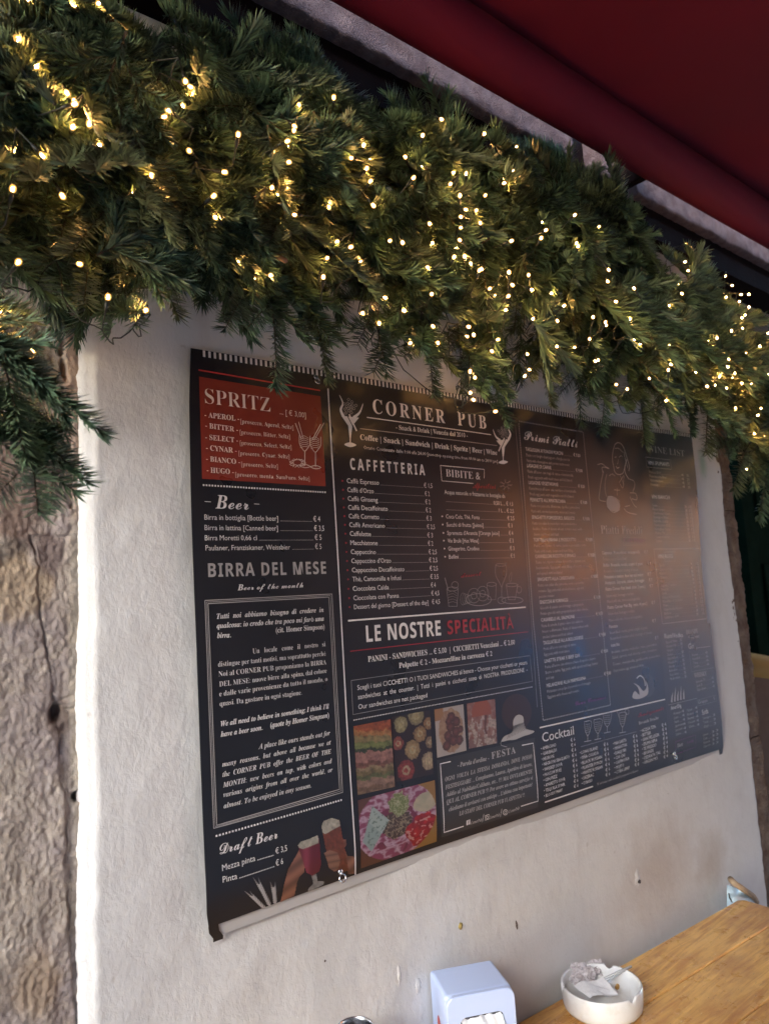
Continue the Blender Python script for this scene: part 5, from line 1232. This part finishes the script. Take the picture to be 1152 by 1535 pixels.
# ashtray: white glazed bowl with three notches, tissue, paper, stick, butt
ac = Vector((1.238, .913, ZTAB+.001)); ash = empty('ashtray', ac); tag(ash, 'round white ceramic ashtray on the table holding crumpled tissue and a butt', 'ashtray')
M_CER = NT('white_glaze'); M_CER.base(M_CER.mix(M_CER.ramp(M_CER.noise(M_CER.coord(), 40, 4, .6), [(.5, 0.), (.8, .5)]), (.70, .70, .685), (.50, .46, .38))).rough(.18); M_CER.b.inputs['Coat Weight'].default_value = .5; M_CER = M_CER.m
R_ = .0745; H_ = .0455
prof = [(.0001, .0015), (.062, .0), (.0685, .0025), (.0722, .008), (R_-.001, .016), (R_, .030), (R_, H_-.002), (R_-.0012, H_), (R_-.0042, H_), (R_-.0055, H_-.0015), (R_-.0065, .030), (R_-.010, .014), (R_-.020, .008), (.030, .0068), (.0001, .0065)]
n = 120; V, Fc = lathe(prof, n)
VV = []
for idx, (x_, y_, z_) in enumerate(V):
    a = math.degrees(math.atan2(y_, x_)); r_ = math.hypot(x_, y_)
    if r_ > R_-.02 and z_ > .03:
        for na in (-98, 22, 142):
            d_ = abs((a-na+180) % 360-180)
            if d_ < 6: z_ -= .0075*math.cos(d_/6*math.pi/2)**.6
    VV.append((x_, y_, z_))
mesh_obj('bowl', pyd('bowl', VV, Fc, True), M_CER, ash)
def crumple(name, c0, sx, sy, sz, seed, mat, fold=1.0):
    bm = bmesh.new(); bmesh.ops.create_icosphere(bm, subdivisions=4, radius=1)
    for v_ in bm.verts:
        p = v_.co.copy(); r_ = 1+fold*(.45*abs(noise.noise(p*1.8+Vector((seed, 0, 0))))+.30*abs(noise.noise(p*4+Vector((0, seed, 0))))+.12*noise.noise(p*9))-.3*fold
        v_.co = Vector((p.x*r_*sx, p.y*r_*sy, max(-.4, p.z)*r_*sz))
    o = bm_obj(name, bm, mat, None, False); o.location = c0; return o
pt = at_z(872, 1462, EYE-.768); pt2 = at_z(893, 1452, EYE-.768)
tis = crumple('crumpled_tissue', pt, .032, .030, .020, 3, worn('used_tissue', (.42, .37, .37), (.66, .63, .64), 60, .9, .001, 120)); tag(tis, 'crumpled greyish tissue filling the left side of the ashtray', 'tissue')
tis2 = crumple('crumpled_tissue', pt2, .024, .020, .016, 8, bpy.data.materials['used_tissue']); tag(tis2, 'smaller wad of brownish tissue at the back of the ashtray', 'tissue')
V = []; nu, nv = 12, 10
for i in range(nu):
    for j in range(nv): u, w = i/(nu-1), j/(nv-1); C4 = [at_z(858, 1478, EYE-.758), at_z(903, 1464, EYE-.754), at_z(926, 1490, EYE-.760), at_z(884, 1496, EYE-.757)]; q = (C4[0]*(1-u)+C4[1]*u)*(1-w)+(C4[3]*(1-u)+C4[2]*u)*w; V.append((q.x-ac.x, q.y-ac.y, q.z-ac.z+.003*math.sin(u*6)+.003*noise3(u, w, 3, 4, 2)))
V = np.array(V); pap = mesh_obj('torn_paper', np_mesh('torn_paper', np.concatenate([V, V-np.array([0, 0, .0006])]), np.concatenate([grid_faces(nu, nv), grid_faces(nu, nv)[:, ::-1]+len(V)])), M_PAPER); pap.location = ac; tag(pap, 'torn white paper scrap lying across the front of the ashtray', 'paper')
st = empty('plastic_stirrer', ac); tag(st, 'clear plastic stirrer lying across the ashtray rim', 'stirrer')
s0, s1 = at_z(900, 1470, EYE-.762)-ac, at_z(946, 1449, EYE-.750)-ac; M_CLR = simple('clear_plastic', (.50, .51, .51), .2)
tube('stick', [s0, s0.lerp(s1, .5)+Vector((0, 0, .001)), s1], .0022, M_CLR, st, 8)
tube('stick', [s0+Vector((.010, -.006, -.004)), s0.lerp(s1, .5)+Vector((.004, -.003, -.001)), s1+Vector((0, 0, -.001))], .0016, M_CLR, st, 8)
bt_ = empty('cigarette_butt', at_z(924, 1481, EYE-.785), (0, .1, .4)); tag(bt_, 'stubbed tan cigarette butt lying in the ashtray', 'cigarette')
tube('filter', [(0, 0, 0), (.018, 0, 0)], .004, simple('tan_filter', (.40, .22, .06), .8), bt_, 10); tube('burnt_end', [(.0182, 0, 0), (.025, .001, -.001)], .0038, simple('ash', (.08, .07, .065), .9), bt_, 10)

# open tin at lower left, only its rim in view
tc = at(532, 1541, .93); tin = empty('metal_tin', (tc.x, tc.y, ZTAB+.001)); tag(tin, 'open round steel tin with its bright rim just showing left of the napkin holder', 'tin')
hT = tc.z-ZTAB;  V, Fc = lathe([(.0001, .001), (.036, .001), (.0375, .004), (.037, .02), (.037, hT-.006), (.0388, hT-.004), (.0395, hT-.001), (.0385, hT+.001), (.0370, hT), (.0360, hT-.004), (.0360, .01), (.0001, .008)], 48)
V = [(x_*.68, y_*.68, z_) for x_, y_, z_ in V]; mesh_obj('body', pyd('body', V, Fc, True), M_STEEL, tin)
crumple_t = crumple('contents', Vector((0, 0, hT-.03)), .020, .020, .012, 5, M_HOLE, .5); crumple_t.parent = tin

# pale blue crushed packet wedged behind the far corner of the table
pk = empty('crushed_packet', at(1112, 1345, .985)); tag(pk, 'pale blue crushed drinks packet with a tan torn rim wedged behind the table corner', 'packet')
a0 = at(1112, 1345, .985)
def rel(px, py, Y): return at(px, py, Y)-a0
V = []; nu, nv = 20, 12
for i in range(nu):
    for j in range(nv):
        u, w = i/(nu-1), j/(nv-1)
        px = 1089+u*44; yt = 1327+u*u*22+2*math.sin(u*5); py = yt+(1366-yt)*w
        V.append(rel(px, py, .990-.045*math.sin(math.pi*(.1+.8*u))*math.sin(.5+1.5*w)+.004*noise3(u, w, 0, 4, 3)))
mesh_obj('packet_body', np_mesh('packet_body', np.array(V), grid_faces(nu, nv)[:, ::-1]), NT('pale_blue_foil').base((.50, .64, .72)).rough(.35).m, pk)
tube('torn_rim', [rel(1094, 1318, .975), rel(1101, 1325, .955), rel(1110, 1331, .945), rel(1120, 1338, .95), rel(1128, 1344, .965), rel(1133, 1352, .98)], .0075, worn('tan_card', (.30, .20, .12), (.46, .34, .22), 60, .7), pk, 8)
tube('dark_fold', [rel(1092, 1340, .957), rel(1093, 1346, .948), rel(1097, 1353, .940)], .0018, M_BLACK, pk, 6)

# padded tan high chair inside the doorway, seen beyond the jamb
cc = at(1150, 1000, 1.42); ch = empty('high_chair', (cc.x, cc.y, 0)); tag(ch, 'tan padded high chair standing in the doorway beyond the brown stone jamb', 'chair')
M_TAN = worn('tan_leather', (.75, .45, .14), (.62, .36, .10), 14, .4, .001, 60); M_BRN = worn('brown_leather', (.30, .19, .13), (.38, .25, .18), 12, .5, .001, 60)
zt_ = cc.z+.02
V = []; nu, nv = 26, 22
for i in range(nu):
    for j in range(nv):
        a, s = math.pi*(-.62+1.24*i/(nu-1)), j/(nv-1); r_ = .22+.03*math.sin(math.pi*s)
        zz_ = zt_+.02-.30*(.235*math.sin(a)+.235); V.append((r_*math.sin(a), -r_*math.cos(a)*.8+.1, zz_-s*.60))
mesh_obj('backrest', np_mesh('backrest', np.array(V), grid_faces(nu, nv)), M_BRN, ch).modifiers.new('s', 'SOLIDIFY').thickness = .04
tube('top_roll', [(.235*math.sin(a), -.235*math.cos(a)*.8+.1, zt_+.02-.30*(.235*math.sin(a)+.235)) for a in np.linspace(-.62*math.pi, .62*math.pi, 24)], .052, M_TAN, ch, 12)
bm = bmesh.new(); rbox(bm, 0, .08, zt_-.62, .42, .40, .09, .03, 3); bm_obj('seat', bm, M_BRN, ch, True)
for sx in (-1, 1):
    for sy in (-1, 1): tube('leg', [(sx*.16, .08+sy*.15, zt_-.66), (sx*.20, .08+sy*.19, 0)], .015, M_BLACK, ch, 8)
tube('footrest', [(.19, -.08, .3), (-.19, -.08, .3), (-.19, .24, .3), (.19, .24, .3)], .010, M_BLACK, ch, 8, True)
